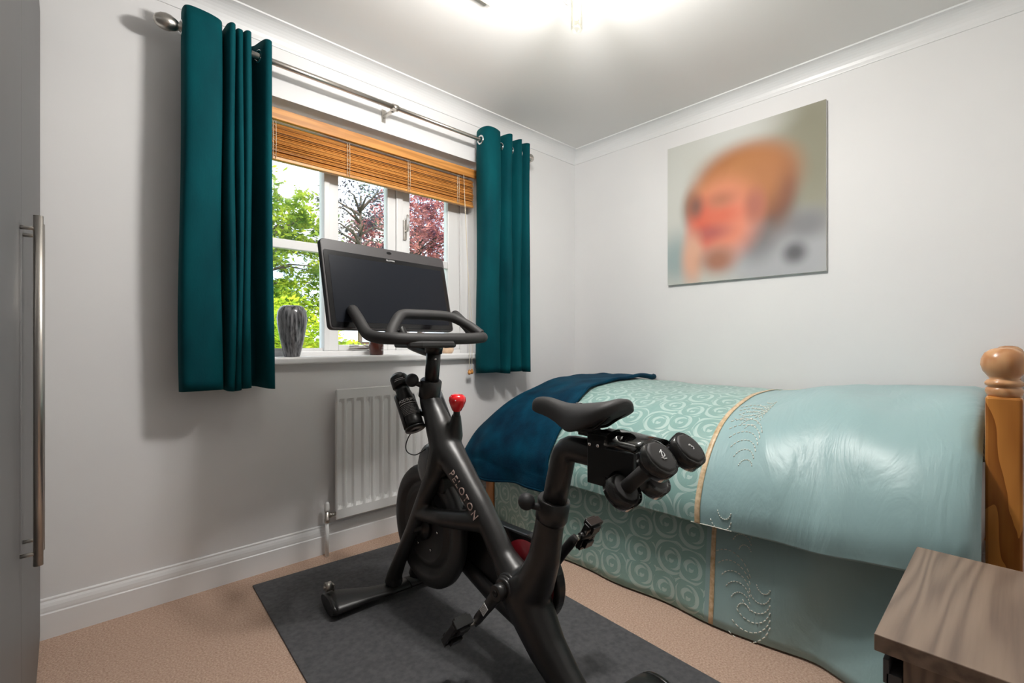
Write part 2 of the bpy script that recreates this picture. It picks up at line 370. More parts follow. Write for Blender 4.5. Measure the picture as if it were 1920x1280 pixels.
for x0, x1 in ((OX0, BX0+.012), (BX1-.012, OX1)): lpart(bl, 'mount', MB().box(x0, x1, .032, .073, 1.988, 2.012), BLINDW)
lpart(bl, 'bottom_rail', MB().box(-2.126, -.91, .037, .063, 1.797, 1.811), BLINDW, bevel=.002)
for x in (-2.04, -1.70, -1.36, -1.03):
    c = MB()
    for dx in (-.006, .006): c.tube([(x+dx, .033, 1.97), (x+dx*1.1, .030, 1.88), (x+dx, .033, 1.80)], .0012, 5)
    for k in range(7): c.tube([(x-.006, .032, 1.95-.022*k), (x+.006, .031, 1.944-.022*k)], .0009, 4)
    lpart(bl, 'ladder_cord', c, CORD)
for k, (x, zt) in enumerate(((-1.012, .800), (-.994, .803))):
    c = MB().tube(crom([(-1.005, .012, 1.97), (-1.004-.002*k, -.02, 1.5), (x+.004, -.045, 1.1), (x, -.05, zt+.02)], 4), .0013, 5)
    pc = lpart(bl, 'pull_cord', c, CORD)
    q = MB().lathe([(.002, .026), (.005, .022), (.0095, .012), (.010, .004), (.006, -.004), (.002, -.005)], 10, (x, -.05, zt))
    q.v = [tuple(Vector(p)-bo) for p in q.v]; tag(q.build('tassel', BLINDW, pc), 'turned wooden acorn tassel')

# ------------------------------------------------------------------ curtain rod and curtains
RY, RZ = -.10, 2.150
rod = tag(empty('curtain_rod', (-1.5, RY, RZ)), 'brushed steel curtain rod with egg shaped finials above the window', 'curtain rod')
lpart(rod, 'rod', MB().tube([(-2.40, RY, RZ), (-1.50, RY, RZ)], .0125, 16), STEEL)
lpart(rod, 'rod_extension', MB().tube([(-1.50, RY, RZ), (-.60, RY, RZ)], .0105, 16), STEEL)
lpart(rod, 'joint_collar', MB().tube([(-1.535, RY, RZ), (-1.505, RY, RZ)], .016, 16), STEEL)
lpart(rod, 'finial', MB().lathe([(.012, 0), (.017, .004), (.017, .012), (.014, .016), (.021, .026), (.028, .042), (.0295, .056), (.026, .072), (.017, .086), (.006, .092)], 22, (-2.395, RY, RZ), (-1, 0, 0)), STEEL)
lpart(rod, 'finial', MB().lathe([(.012, 0), (.017, .004), (.017, .010), (.014, .014), (.019, .020), (.026, .034), (.026, .046), (.018, .060), (.006, .066)], 22, (-.605, RY, RZ), (1, 0, 0)), STEEL)
for x in (-2.33, -1.53, -.66):
    b = MB(); b.box(x-.010, x+.010, -.006, 0, RZ-.045, RZ+.02); b.box(x-.007, x+.007, RY, 0, RZ-.022, RZ-.012); b.box(x-.010, x+.010, RY-.014, RY+.014, RZ-.022, RZ-.010)
    lpart(rod, 'bracket', b, STEEL, bevel=.001)

def curtain(label, folds, z0, z1, spread, xc):
    """folds: plan outline of the cloth as (x, y-offset from rod) at the heading"""
    root = tag(empty('curtain', (xc, RY, z0)), label, 'curtain', 'teal velvet curtains')
    path = crom([(x, y, 0) for x, y in folds], 7); nz = 36; P = []
    for i in range(nz+1):
        t = i/nz; z = lerp(z1, z0, t); row = []
        for j, p in enumerate(path):
            k = j/len(path)
            amp = lerp(1, .86, t) + .10*math.sin(3.1*t+5*k)*t
            x = p.x + (p.x-xc)*spread*t + .006*math.sin(6*t+9*k)*t
            y = RY + p.y*amp + .004*math.sin(8*t+14*k)
            zz = z + .006*math.sin(k*11)*t + (.006*math.sin(k*19) if i == 0 else 0)
            row.append(Vector((x, y, zz)))
        P.append(row)
    m = MB().grid(P); lpart(root, 'cloth', m, VELVET, solid=.005)
    hm = [[p+Vector((0, -.0006, dz)) for p in P[-1]] for dz in (.003, .0018)]
    return root, path
def eyelets(root, spots):
    for x, yaw in spots:
        n = Vector((math.cos(yaw), math.sin(yaw), 0)); c = Vector((x, RY, RZ)); a = n.orthogonal().normalized(); b = n.cross(a)
        pts = [c+a*(.0225*math.cos(q))+b*(.0225*math.sin(q)) for q in [2*PI*k/20 for k in range(20)]]
        lpart(root, 'eyelet', MB().tube(pts, .0058, 8, closed=True), CHROME)
lf = [(-2.385, .055), (-2.398, .02), (-2.401, -.03), (-2.392, -.058), (-2.36, -.066), (-2.315, -.064), (-2.285, -.050), (-2.277, .0), (-2.272, .045), (-2.266, .0), (-2.262, -.045), (-2.250, -.062), (-2.238, -.045), (-2.236, .0), (-2.233, .045),
      (-2.230, .0), (-2.227, -.042), (-2.219, -.055), (-2.210, -.042), (-2.209, .045), (-2.205, -.035), (-2.196, -.058), (-2.182, -.045), (-2.177, .0), (-2.174, .05), (-2.158, .062), (-2.146, .04), (-2.138, -.01), (-2.130, -.05), (-2.117, -.062), (-2.106, -.048), (-2.100, .0), (-2.098, .03)]
c1, _ = curtain('teal velvet eyelet curtain hanging on the rod end beside the grey wardrobe', lf, .798, 2.205, .05, -2.25)
eyelets(c1, [(-2.402, PI*1.05), (-2.277, 0), (-2.236, 0), (-2.209, 0), (-2.177, PI), (-2.140, PI*1.1)])
rf = [(-.955, .050), (-.966, .02), (-.968, -.02), (-.955, -.052), (-.925, -.064), (-.885, -.060), (-.858, -.045), (-.848, 0), (-.842, .045), (-.832, .055), (-.822, .04), (-.815, -.01), (-.803, -.05), (-.785, -.062), (-.768, -.048), (-.762, 0), (-.756, .045), (-.746, .055), (-.738, .04), (-.731, -.01), (-.720, -.05),
      (-.704, -.062), (-.689, -.048), (-.684, 0), (-.679, .045), (-.669, .055), (-.661, .04), (-.655, -.01), (-.645, -.05), (-.630, -.060), (-.616, -.045), (-.612, 0), (-.609, .03)]
c2, _ = curtain('teal velvet eyelet curtain hanging on the rod end near the room corner', rf, .802, 2.212, .03, -.79)
eyelets(c2, [(-.968, PI), (-.848, 0), (-.815, PI), (-.762, 0), (-.731, PI), (-.684, 0), (-.655, PI), (-.612, 0)])

# ------------------------------------------------------------------ radiator
RX0, RX1, RZ0, RZ1 = -1.80, -1.20, .160, .765
rd = tag(empty('radiator', (-1.5, -.05, RZ0)), 'white ribbed panel radiator on the wall below the window', 'radiator')
NX = 12; pitch = (RX1-RX0-.03)/NX; cols = [(RX0, -.030), (RX0, -.056), (RX0+.004, -.060)]
P = []
zs = [RZ0, RZ0+.004, RZ0+.045, RZ0+.058, RZ0+.075, RZ1-.075, RZ1-.058, RZ1-.045, RZ1-.004, RZ1]
def rib(x, z):
    u = (x-RX0-.015)/pitch; fr = u-math.floor(u)
    if x < RX0+.012 or x > RX1-.012: g = 0
    else: g = 1 if fr < .22 or fr > .78 else (0 if .36 < fr < .64 else .5)
    zi = min(max((z-RZ0-.045)/.025, 0), 1)*min(max((RZ1-.045-z)/.025, 0), 1)
    return -.060+.011*(1-g)*0-.010*(0)+.015*g*zi
xs = [RX0, RX0+.004]+[RX0+.015+pitch*(k+q) for k in range(NX) for q in (.0, .22, .36, .5, .64, .78)]+[RX1-.015, RX1-.004, RX1]
P = [[Vector((x, -.056 if (x in (RX0, RX1) or z in (RZ0, RZ1)) else rib(x, z), z)) for x in xs] for z in zs]
lpart(rd, 'front_panel', MB().grid(P, smooth=False), RAD, solid=.003)
lpart(rd, 'back_panel', MB().box(RX0+.004, RX1-.004, -.052, -.028, RZ0+.006, RZ1-.006), RAD, bevel=.004)
for x in (RX0+.12, RX1-.12): lpart(rd, 'wall_bracket', MB().box(x-.015, x+.015, -.03, 0, RZ0+.1, RZ1-.1), RAD)
VX = -1.838
pipe = lpart(rd, 'pipe', MB().tube([(VX, -.045, 0), (VX, -.045, .165)], .0085, 12), RAD)
vb = MB(); vb.tube([(VX, -.045, .155), (VX, -.045, .170), (VX, -.045, .172), (VX, -.045, .205)], [.012, .012, .010, .010], 12); vb.tube([(VX, -.045, .185), (RX0+.01, -.045, .185)], .009, 12); vb.tube([(VX+.010, -.045, .185), (VX+.022, -.045, .185)], .013, 6)
lpart(rd, 'valve', vb, STEEL)
lpart(rd, 'valve_cap', MB().lathe([(.011, 0), (.012, .01), (.011, .034), (.008, .042), (.003, .044)], 14, (VX, -.045, .205)), RAD)

# ------------------------------------------------------------------ wardrobe
WX = -2.777
wd = tag(empty('wardrobe', (-3.07, -.98, 0)), 'tall grey laminate wardrobe with long steel bar handles', 'wardrobe')
lpart(wd, 'carcass', MB().box(XL+.01, WX-.020, -1.95, -.01, .0, 2.06), GREY, bevel=.002)
for (y0, y1, hy) in ((-.968, -.012, -.927), (-1.948, -.972, -1.012)):
    d = lpart(wd, 'door', MB().box(WX-.019, WX, y0, y1, .015, 2.075), GREY, bevel=.0015)
    hb = MB(); hb.tube([(-2.7535, hy, .583), (-2.7535, hy, 1.214)], .0068, 16)
    for z in (.605, 1.19): hb.tube([(WX, hy, z), (-2.7535, hy, z)], .0035, 10)
    hb.v = [tuple(Vector(p)-Vector(wd.location)) for p in hb.v]; tag(hb.build('handle', STEEL, d), 'long brushed steel bar handle')

# ------------------------------------------------------------------ canvas picture (blurred portrait print)
PM = pm('blurred_portrait_print', (.6, .6, .56), .7)
tcn = N(PM, 'ShaderNodeTexCoord'); cur = None
def blob(cx_, cz_, rx, rz_, colr, soft, prev):
    mp = N(PM, 'ShaderNodeMapping'); mp.inputs['Location'].default_value = (0, -cx_/rx, -cz_/rz_); mp.inputs['Scale'].default_value = (0, 1/rx, 1/rz_)
    LK(PM, tcn.outputs['Object'], mp.inputs['Vector']); ln = N(PM, 'ShaderNodeVectorMath', operation='LENGTH'); LK(PM, mp.outputs[0], ln.inputs[0])
    mr = N(PM, 'ShaderNodeMapRange', interpolation_type='SMOOTHSTEP'); mr.inputs['From Min'].default_value = 1+soft; mr.inputs['From Max'].default_value = max(0, 1-soft); mr.inputs['To Min'].default_value = 0; mr.inputs['To Max'].default_value = 1
    LK(PM, ln.outputs['Value'], mr.inputs['Value'])
    mx = N(PM, 'ShaderNodeMix', data_type='RGBA'); LK(PM, mr.outputs[0], mx.inputs['Factor'])
    if prev is None: mx.inputs['A'].default_value = (.56, .56, .51, 1)
    else: LK(PM, prev, mx.inputs['A'])
    mx.inputs['B'].default_value = (*colr, 1); return mx.outputs['Result']
# local coordinates: y runs from +.417 (window side) to -.417, z up
for b in [(-.36, .22, .20, .50, (.27, .26, .19), .8), (.37, .1, .12, .45, (.60, .61, .57), .7), (.05, .40, .22, .08, (.62, .63, .60), .9), (.36, -.26, .11, .13, (.33, .41, .41), .8), (-.22, -.32, .28, .20, (.43, .44, .46), .45), (-.33, -.17, .10, .07, (.24, .24, .25), .8), (-.28, -.31, .05, .05, (.13, .13, .14), .8), (-.10, -.22, .09, .10, (.22, .22, .23), .8),
          (-.18, .0, .10, .19, (.15, .10, .085), .65), (.25, .02, .06, .10, (.16, .10, .075), .8), (-.02, .11, .27, .20, (.40, .15, .055), .35), (-.20, .03, .07, .14, (.24, .10, .06), .7), (-.06, .17, .17, .11, (.48, .20, .07), .8), (-.12, .08, .09, .12, (.46, .19, .075), .8), (.10, .05, .15, .12, (.66, .27, .13), .7), (.08, -.09, .175, .19, (.75, .26, .165), .5), (-.09, -.03, .05, .08, (.45, .16, .11), .8), (.20, -.09, .075, .13, (.68, .13, .08), .7), (.10, -.05, .10, .05, (.70, .17, .10), .9),
          (.09, .04, .07, .04, (.50, .19, .11), 1.0), (.24, .03, .04, .06, (.25, .12, .09), .95), (.15, -.14, .09, .04, (.48, .13, .11), 1.0), (.26, -.27, .06, .14, (.70, .40, .28), .7), (.11, -.30, .09, .07, (.38, .17, .11), .8)]:
    cur = blob(*b, cur)
LK(PM, cur, BS(PM).inputs['Base Color'])
pic = tag(empty('canvas_print', (0, -1.168, 1.748)), 'square frameless canvas with a blurred smiling portrait on the wall above the bed', 'picture')
CANV = pm('canvas_edge', (.62, .61, .58), .8)
MB().box(-.020, -.001, -.417, .417, -.417, .417).build('canvas_edge', CANV, pic)
MB().box(-.0215, -.020, -.417, .417, -.417, .417).build('print', PM, pic)

# ------------------------------------------------------------------ ceiling light
cl = tag(empty('ceiling_light', (-1.50, -1.00, H)), 'cream ceiling light with curled wires and clear glass tube shades', 'ceiling light')
MB().box(-.15, .03, -.16, .232, -.022, 0).build('base_plate', CREAM, cl, bevel=.005)
heads = [(.150, -.115, -.165), (-.16, -.20, -.165), (.02, -.30, -.165)]
for i, (x, y, z) in enumerate(heads):
    s0 = Vector((x*.3, y*.3+.02, -.02)); e0 = Vector((x, y, z+.09)); mid = (s0+e0)/2
    q = []
    for k in range(33):
        t = k/32; base = s0.lerp(e0, t); a = t*2*PI
        q.append(base+Vector((.045*math.sin(a)*math.sin(PI*t), .02*math.sin(2*a), -.05*(1-math.cos(a))*.5*math.sin(PI*t))))
    if i == 0: q += [Vector((x-.05+.020*math.cos(a)+.012, y+.02+.006*math.sin(a), z+.052+.030*math.sin(a))) for a in [2*PI*k/28+1.2 for k in range(40)]]
    MB().tube(q, .0018, 7).build('curled_wire', STEEL, cl)
    MB().lathe([(.012, .06), (.014, .058), (.014, .03), (.008, .028)], 14, (x, y, z+.03)).build('lamp_holder', CREAM, cl)
    sh = MB(); n = 18
    prof = [(.0215, .075), (.022, .03), (.022, -.035), (.0215, -.055), (.019, -.062), (.0195, -.055), (.020, -.035), (.020, .03), (.0195, .075)]
    sh.lathe(prof, n, (x, y, z)); sh.build('glass_shade', FROST, cl)
    MB().lathe([(.006, .03), (.0075, .02), (.0075, -.018), (.004, -.026)], 10, (x, y, z)).build('bulb', BULB if i else BULB_OFF, cl)
    if i == 0: continue                      # the tube in view shows no lit bulb
    ld = bpy.data.lights.new('bulb_light_offscreen', 'POINT'); ld.energy = LAMP_WATT; ld.shadow_soft_size = .05; ld.color = (1, .97, .94)
    lo = bpy.data.objects.new('bulb_light_offscreen', ld); COL.objects.link(lo); lo.parent = cl; lo.location = (x, y, z-.05)

# ------------------------------------------------------------------ things on the window sill
SZ = .918
VASE = noise_mat('streaked_pewter_glaze', (.006, .006, .008), (.24, .24, .25), 110, .14, stretch=(1, 1, .10), spec=.6)
v = MB().lathe([(.030, 0), (.034, .002), (.040, .03), (.051, .08), (.061, .14), (.0635, .175), (.060, .205), (.050, .224), (.040, .231), (.036, .231), (.036, .226), (.045, .215), (.052, .19), (.03, .03)], 32)
o = v.build('vase', VASE, None); o.location = (-1.965, .035, SZ); tag(o, 'black and pewter streaked egg shaped vase on the window sill', 'vase')
cj = tag(empty('candle_jar', (-1.548, .04, SZ)), 'small dark red glass candle jar on the window sill', 'candle')
MB().lathe([(.032, 0), (.036, .003), (.0365, .06), (.036, .066), (.033, .066), (.033, .03)], 26).build('jar', JAR, cj)
MB().lathe([(.0325, .02), (.0325, .048), (.002, .049)], 20).build('wax', PINK, cj)
for z_, w_ in ((.036, .30), (.029, .36), (.022, .26)): MB().tube([(.0367*math.cos(a), .0367*math.sin(a), z_) for a in [lerp(-1.05-w_, -1.05+w_, k/8) for k in range(9)]], .0007, 4).build('label_print', SILVER, cj)
bw = tag(empty('stone_ornament', (-1.098, .045, SZ)), 'small round peach coloured stone ornament at the end of the sill', 'ornament')
MB().lathe([(.024, 0), (.030, .004), (.036, .016), (.036, .028), (.030, .040), (.018, .046), (.004, .047)], 22).build('stone', PINK, bw)
MB().lathe([(.026, .0), (.027, .004), (.025, .006)], 20).build('foot_ring', CORD, bw)

# ------------------------------------------------------------------ mat and floor cable
em = MB().box(-.457, .457, -.915, .915, 0, .006).build('exercise_mat', MAT_R, None, bevel=.002)
em.location = (-1.765, -1.052, 0); em.rotation_euler = (0, 0, -math.radians(3.4)); tag(em, 'large black rubber exercise mat on the carpet under the exercise bike', 'mat')

# ------------------------------------------------------------------ exercise bike (local: x right, y forward, z up)
bike = tag(empty('exercise_bike', (-1.7347, -.5587, .006), -math.radians(1.5)), 'black indoor exercise bike with a large screen facing the window', 'exercise bike')
KS, KZ = .966, .0334                       # size of the bike relative to the drawing below
def L(u, lat, z): return (-lat, u, z-.006)
def SC(p): p = Vector(p); return Vector((p.x*KS, p.y*KS, p.z*KS+KZ))
def Ln(u, lat, z): return (-lat/KS, u/KS, (z-.006-KZ)/KS)          # a point in metres, in drawing units
def bpart(name, mb, m, parent=bike, **k):
    mb.v = [tuple(SC(p)) for p in mb.v]; return mb.build(name, m, parent, **k)
# frame: tubes fused into one blended surface
fr = MB()
fr.tube([L(-.178, 0, .80), L(-.190, 0, .76), L(-.228, 0, .715), L(-.262, 0, .665), L(-.30, 0, .60), L(-.345, 0, .565)], [.036, .039, .045, .053, .060, .055], 18)
fr.tube([L(-.27, 0, .63), L(-.35, 0, .565), L(-.43, 0, .50), L(-.50, 0, .44), L(-.565, 0, .378), L(-.62, 0, .315), L(-.69, 0, .255)], [.052, .052, .045, .042, .038, .040, .056], 18)
fr.tube([L(-.715, 0, .23), L(-.765, 0, .29), L(-.798, 0, .37), L(-.815, 0, .455), L(-.826, 0, .505)], [.072, .056, .047, .042, .042], 18)
fr.tube([L(-.69, 0, .285), L(-.715, 0, .245), L(-.765, 0, .175), L(-.812, 0, .118), Ln(-.845, 0, .098), Ln(-.89, 0, .066), Ln(-.95, 0, .050)], [.070, .074, .064, .056, .048, .044, .038], 18)
for s in (1, -1):
    fr.tube([L(-.300, .012*s, .60), L(-.280, .035*s, .50), L(-.245, .050*s, .43), L(-.160, .054*s, .285), Ln(-.055, .053*s, .155), Ln(-.012, .052*s, .085), Ln(-.004, .052*s, .05)], [.050, .038, .031, .0275, .0275, .031, .038], 16)
    fr.tube([L(-.200, .052*s, .352), L(-.35, .048*s, .372), L(-.44, .030*s, .385), L(-.52, .01*s, .398)], [.028, .031, .034, .036], 14)
fr.tube([L(-.06, -.05, .09), L(-.15, -.06, .20), L(-.32, -.058, .178), L(-.50, -.045, .138), L(-.66, -.03, .125), L(-.76, 0, .14)], [.02, .026, .027, .027, .028, .035], 12, flat=(1.35, .7))
fr.tube([L(-.318, -.020, .64), L(-.338, -.016, .70), L(-.347, -.013, .728)], [.036, .022, .016], 14)
fr.v = [tuple(SC(p)) for p in fr.v]
tmp = fr.build('frame', BLACK, None)
md = tmp.modifiers.new('r', 'REMESH'); md.mode = 'VOXEL'; md.voxel_size = .0055; md.use_smooth_shade = True
md = tmp.modifiers.new('s', 'SMOOTH'); md.factor = .6; md.iterations = 9
me = bpy.data.meshes.new_from_object(tmp.evaluated_get(bpy.context.evaluated_depsgraph_get())); bpy.data.objects.remove(tmp)
frame = bpy.data.objects.new('frame', me); COL.objects.link(frame); frame.parent = bike; me.name = 'frame'
for p in me.polygons: p.use_smooth = True
if not me.materials: me.materials.append(BLACK)
# lettering along the down tube, on the left flank
dt0, dt1 = Vector(L(-.385, 0, .545)), Vector(L(-.545, 0, .395)); dd = (dt1-dt0).normalized()
from mathutils.bvhtree import BVHTree
fbv = BVHTree.FromPolygons([v.co for v in me.vertices], [list(p.vertices) for p in me.polygons])
tm = text_mesh('PELOTON', .034, .0006, None, 1.25); tx = dd; ty_ = Vector((-1, 0, 0)).cross(dd); tcn_ = SC((dt0+dt1)/2)+Vector((0, .002, .008))
for v in tm.vertices:
    p = tcn_+tx*v.co.x+ty_*v.co.y; hit = fbv.ray_cast(Vector((-.3, p.y, p.z)), Vector((1, 0, 0)))
    v.co = Vector(((hit[0].x if hit[0] else -.04)-(.0012 if v.co.z > 0 else -.001), p.y, p.z))
lo_ = bpy.data.objects.new('frame_lettering', tm); COL.objects.link(lo_); lo_.parent = frame; tm.materials.clear(); tm.materials.append(COPPER)
# stabilisers
st = MB()
for s in (1, -1): st.tube([Ln(-.015, 0, .036), Ln(-.010, .08*s, .036), Ln(.003, .14*s, .036), Ln(.030, .262*s, .038), Ln(.032, .284*s, .038)], [.040, .042, .046, .078, .077], 20, up=(0, 0, 1), flat=(.36, 1))
sb = bpart('front_stabiliser', st, BLACK)
for s in (1, -1):
    bpart('end_cap', MB().tube([Ln(.032, .280*s, .038), Ln(.033, .296*s, .038)], [.078, .072], 20, flat=(.37, 1)), BLACKP, sb)
    wv = MB().tube([Ln(.082, .262*s, .078), Ln(.082, .284*s, .078)], .017, 16); wv.tube([Ln(.082, .256*s, .078), Ln(.082, .290*s, .078)], .005, 8); wv.obox(Ln(.080, .256*s, .066), (1, 0, 0), (0, 1, 0), (0, 0, 1), .003, .010, .018)
    tag(bpart('transport_wheel', wv, STEEL, sb), 'small grey transport wheel')
    bpart('levelling_foot', MB().lathe([(.024, 0), (.024, .012), (.010, .014), (.010, .026)], 14, Ln(.02, .24*s, .006)), BLACKP, sb)
st = MB()
for s in (1, -1): st.tube([Ln(-.955, 0, .040), Ln(-.962, .1*s, .040), Ln(-.975, .19*s, .040), Ln(-.982, .232*s, .040)], [.05, .055, .058, .057], 16, flat=(.42, 1))
sb = bpart('rear_stabiliser', st, BLACK)
for s in (1, -1):
    bpart('end_cap', MB().tube([Ln(-.982, .230*s, .040), Ln(-.983, .245*s, .040)], [.058, .053], 18, flat=(.43, 1)), BLACKP, sb)
    bpart('levelling_foot', MB().lathe([(.024, 0), (.024, .012), (.010, .014), (.010, .026)], 14, Ln(-.975, .20*s, .006)), BLACKP, sb)
# flywheel
FU, FZ, FR = -.185, .290, .228
fw = MB().lathe([(.03, .020), (.128, .020), (.135, .026), (.150, .012), (.168, .012), (.175, .026), (.205, .027), (.222, .020), (FR, .010), (FR, -.010), (.222, -.020), (.205, -.027), (.175, -.026), (.168, -.012), (.150, -.012), (.135, -.026), (.128, -.020), (.03, -.020)], 56, L(FU, 0, FZ), (-1, 0, 0))
fwo = bpart('flywheel', fw, DGREY)
bpart('hub', MB().lathe([(.050, 0), (.050, .020), (.032, .026), (.016, .028), (.016, .048), (.010, .050)], 24, L(FU, .016, FZ), (-1, 0, 0)), BLACKP, fwo)
bpart('hub', MB().lathe([(.050, 0), (.050, .020), (.016, .028), (.016, .048), (.010, .050)], 24, L(FU, -.016, FZ), (1, 0, 0)), BLACKP, fwo)
for a in range(6):
    q = a*PI/3; c = Vector(L(FU, .021, FZ))+Vector((0, .09*math.cos(q), .09*math.sin(q)))
    bpart('bolt', MB().lathe([(.006, 0), (.006, .003), (.003, .004)], 8, c, (-1, 0, 0)), CHROME, fwo)
gd = MB().ball(L(-.205, 0, .515), .078, 22, (.62, .85, 1.15)); tag(bpart('flywheel_guard', gd, SMOKE), 'smooth grey flywheel guard')
br = MB(); br.tube([L(-.33, 0, .60), L(-.315, 0, .54), L(-.295, 0, .50)], [.022, .02, .02], 10); br.box(-.034, .034, -.33, -.26, .44, .495)
bpart('brake_block', br, BLACKP, bevel=.004)
# belt cover with red ring on the right flank
BU, BZ = -.697, .262
bc = MB(); n = 40
CU, CZ, CR = -.672, .250, .132
out = [(CU-CR*math.sin(math.radians(t)), CZ+CR*math.cos(math.radians(t))) for t in range(-8, 189, 7)]+[(FU+.075*math.sin(math.radians(t)), FZ-.075*math.cos(math.radians(t))) for t in range(-8, 189, 12)]
poly = [(L(u, 0, z)[1], L(u, 0, z)[2]) for u, z in out]
bcv = bpart('belt_cover', bc.prism(poly, 'x', .052, .088), BLACKP, bevel=.006)
ringm = MB().lathe([(.030, 0), (.114, 0), (.114, .004), (.030, .004)], 48, L(CU, -.0485, CZ), (1, 0, 0)); tag(bpart('red_ring', ringm, DRED, bcv), 'dark red ring inside the belt cover')
# cranks and pedals
ca = Vector((0, .090, -.118)).normalized()
for s in (1, -1):
    B0 = Vector(L(BU, .0, BZ)); side = Vector((-s, 0, 0)); d = ca*s
    ck = MB(); b0 = B0+side*(.085 if s > 0 else .128); e0 = b0+d*.150+side*.012
    ck.tube([b0-d*.004, b0+d*.03, b0+d*.09+side*.006, e0-d*.01, e0+d*.012], [.021, .020, .0165, .0155, .011], 14, up=(1, 0, 0), flat=(.55, 1))
    ck.tube([b0-side*.02, b0+side*.014], .023, 18)
    co = bpart('crank', ck, BLACK)
    bpart('crank_bolt', MB().lathe([(.0105, 0), (.0105, .003), (.0075, .003), (.0075, .001)], 14, b0+side*.014, side), BLACKP, co)
    if s > 0:
        for r_, off in ((.043, .050), (.038, .058), (.034, .066)): bpart('bearing_ring', MB().lathe([(r_-.006, -.006), (r_, -.005), (r_, .004), (r_-.006, .006)], 30, B0+side*off, side), BLACK, co)
        c = b0+d*.083+side*.0155; yv = side.cross(d).normalized()
        tag(bpart('sticker', MB().obox(c, d, yv, side, .018, .0115, .0006), WHITE, co), 'white printed sticker')
        for k in range(5): bpart('sticker_print', MB().obox(c+yv*(.0075-.0037*k)+side*.0007, d, yv, side, .014, .0007, .0002), LINEG, co)
    else: bpart('bearing_ring', MB().lathe([(.034, -.006), (.040, -.005), (.040, .004), (.034, .006)], 24, B0+side*.120, side), BLACK, co)
    pd = MB(); sp0 = e0+side*.008
    spn = bpart('pedal_spindle', MB().tube([sp0-side*.006, sp0+side*.012, sp0+side*.014, sp0+side*.03], [.0085, .0085, .006, .006], 12), STEEL, co)
    pc = sp0+side*.062; tilt = math.radians(-52 if s > 0 else -62); fx = Vector((0, math.cos(tilt), math.sin(tilt))); up = side.cross(fx).normalized()
    if up.z < 0: up = -up
    pd.tube([sp0+side*.02, pc-side*.012, pc+side*.03], [.011, .016, .013], 10)
    pd.obox(pc, fx, side, up, .034, .024, .008)
    for q in (-1, 1):
        pd.obox(pc+side*.027*q, fx, side, up, .043, .0055, .010)
        pd.obox(pc+fx*.046*q, fx, side, up, .006, .030, .013)
        pd.obox(pc+fx*.040*q+up*.016, fx, side, up, .010, .022, .004); pd.obox(pc+fx*.030*q-up*.016, fx, side, up, .012, .018, .005)
        pd.tube([pc+side*.018*q+fx*.05, pc+side*.018*q+fx*.062+up*.006], .004, 8)
    bpart('pedal', pd, BLACKP, bevel=.0015)
# seat post, slider, saddle
bpart('seat_collar', MB().tube([L(-.824, 0, .487), L(-.826, 0, .492), L(-.836, 0, .545), L(-.837, 0, .549)], [.042, .046, .046, .043], 20), BLACK)
arc = [L(-.838, 0, .54), L(-.852, 0, .60), L(-.865, 0, .648)]+[L(-.868-.044*(1-math.cos(t))*1.0, 0, .655+.045*math.sin(t)) for t in [math.radians(a) for a in (15, 35, 55, 75, 90)]]+[L(-.95, 0, .700), L(-1.10, 0, .697)]
bpart('seat_post', MB().tube(arc, .0345, 20, up=(1, 0, 0), flat=(.95, 1.02)), BLACK)
kn = MB().tube([L(-.826, .03, .525), L(-.808, .058, .535)], .010, 12); kn.ball(L(-.800, .072, .547), .0235, 18)
bpart('adjuster_knob', kn, BLACKM)
bpart('slider', MB().box(-.016, .016, -1.10, -.935, .737, .755), BLACKP, bevel=.003)
cp = MB(); cp.box(-.018, .018, -.985, -.925, .745, .775); cp.tube([L(-.955, .03, .782), L(-.955, -.03, .782)], .014, 12); cp.tube([L(-.93, .022, .77), L(-.93, -.022, .77)], .010, 10)
bpart('saddle_clamp', cp, BLACKP, bevel=.002)
sta = [(-.757, .010, .812, .797), (-.765, .017, .821, .788), (-.790, .0205, .827, .784), (-.83, .023, .827, .780), (-.87, .029, .824, .768), (-.90, .040, .824, .758), (-.93, .054, .827, .753), (-.965, .066, .832, .762), (-1.0, .073, .838, .780), (-1.03, .074, .843, .794), (-1.052, .066, .845, .806), (-1.066, .048, .842, .816), (-1.072, .026, .837, .824)]
P = []
for u, hw, zt, zb in sta:
    row = []
    for k in range(25):
        a = PI*(-.08+1.16*k/24)
        c_, s_ = math.cos(a), math.sin(a)
        x = hw*math.copysign(abs(c_)**.75, c_); hz = zt-zb
        z = zb+hz*(max(s_, 0)**.62) if s_ > 0 else zb+hz*.10*s_
        row.append(Vector(L(u, x, z+.004*(1-abs(x)/hw) - (.008*(1-(x/hw)**2) if -1.04 < u < -.85 else 0))))
    P.append(row)
sd = MB().grid(P)
n = len(P[0])
sd.f.append([0+k for k in range(n)]); sd.sm.append(False); sd.f.append([(len(P)-1)*n+k for k in range(n)][::-1]); sd.sm.append(False)
for i in range(len(P)-1): sd.f.append([i*n, i*n+n-1, (i+1)*n+n-1, (i+1)*n]); sd.sm.append(True)
sad = bpart('saddle', sd, GREYB, sub=1)
for s in (1, -1): bpart('saddle_rail', MB().tube(crom([L(-.80, .008*s, .786), L(-.84, .014*s, .775), L(-.90, .021*s, .764), L(-.985, .022*s, .766), L(-1.02, .03*s, .785), L(-1.05, .033*s, .808)], 4), .0038, 8), BLACKP, sad)
bpart('saddle_mark', MB().tube([L(-.925, .010, .8245), L(-.935, .002, .8245), L(-.945, .010, .8265)], .0012, 5), SILVER, sad)
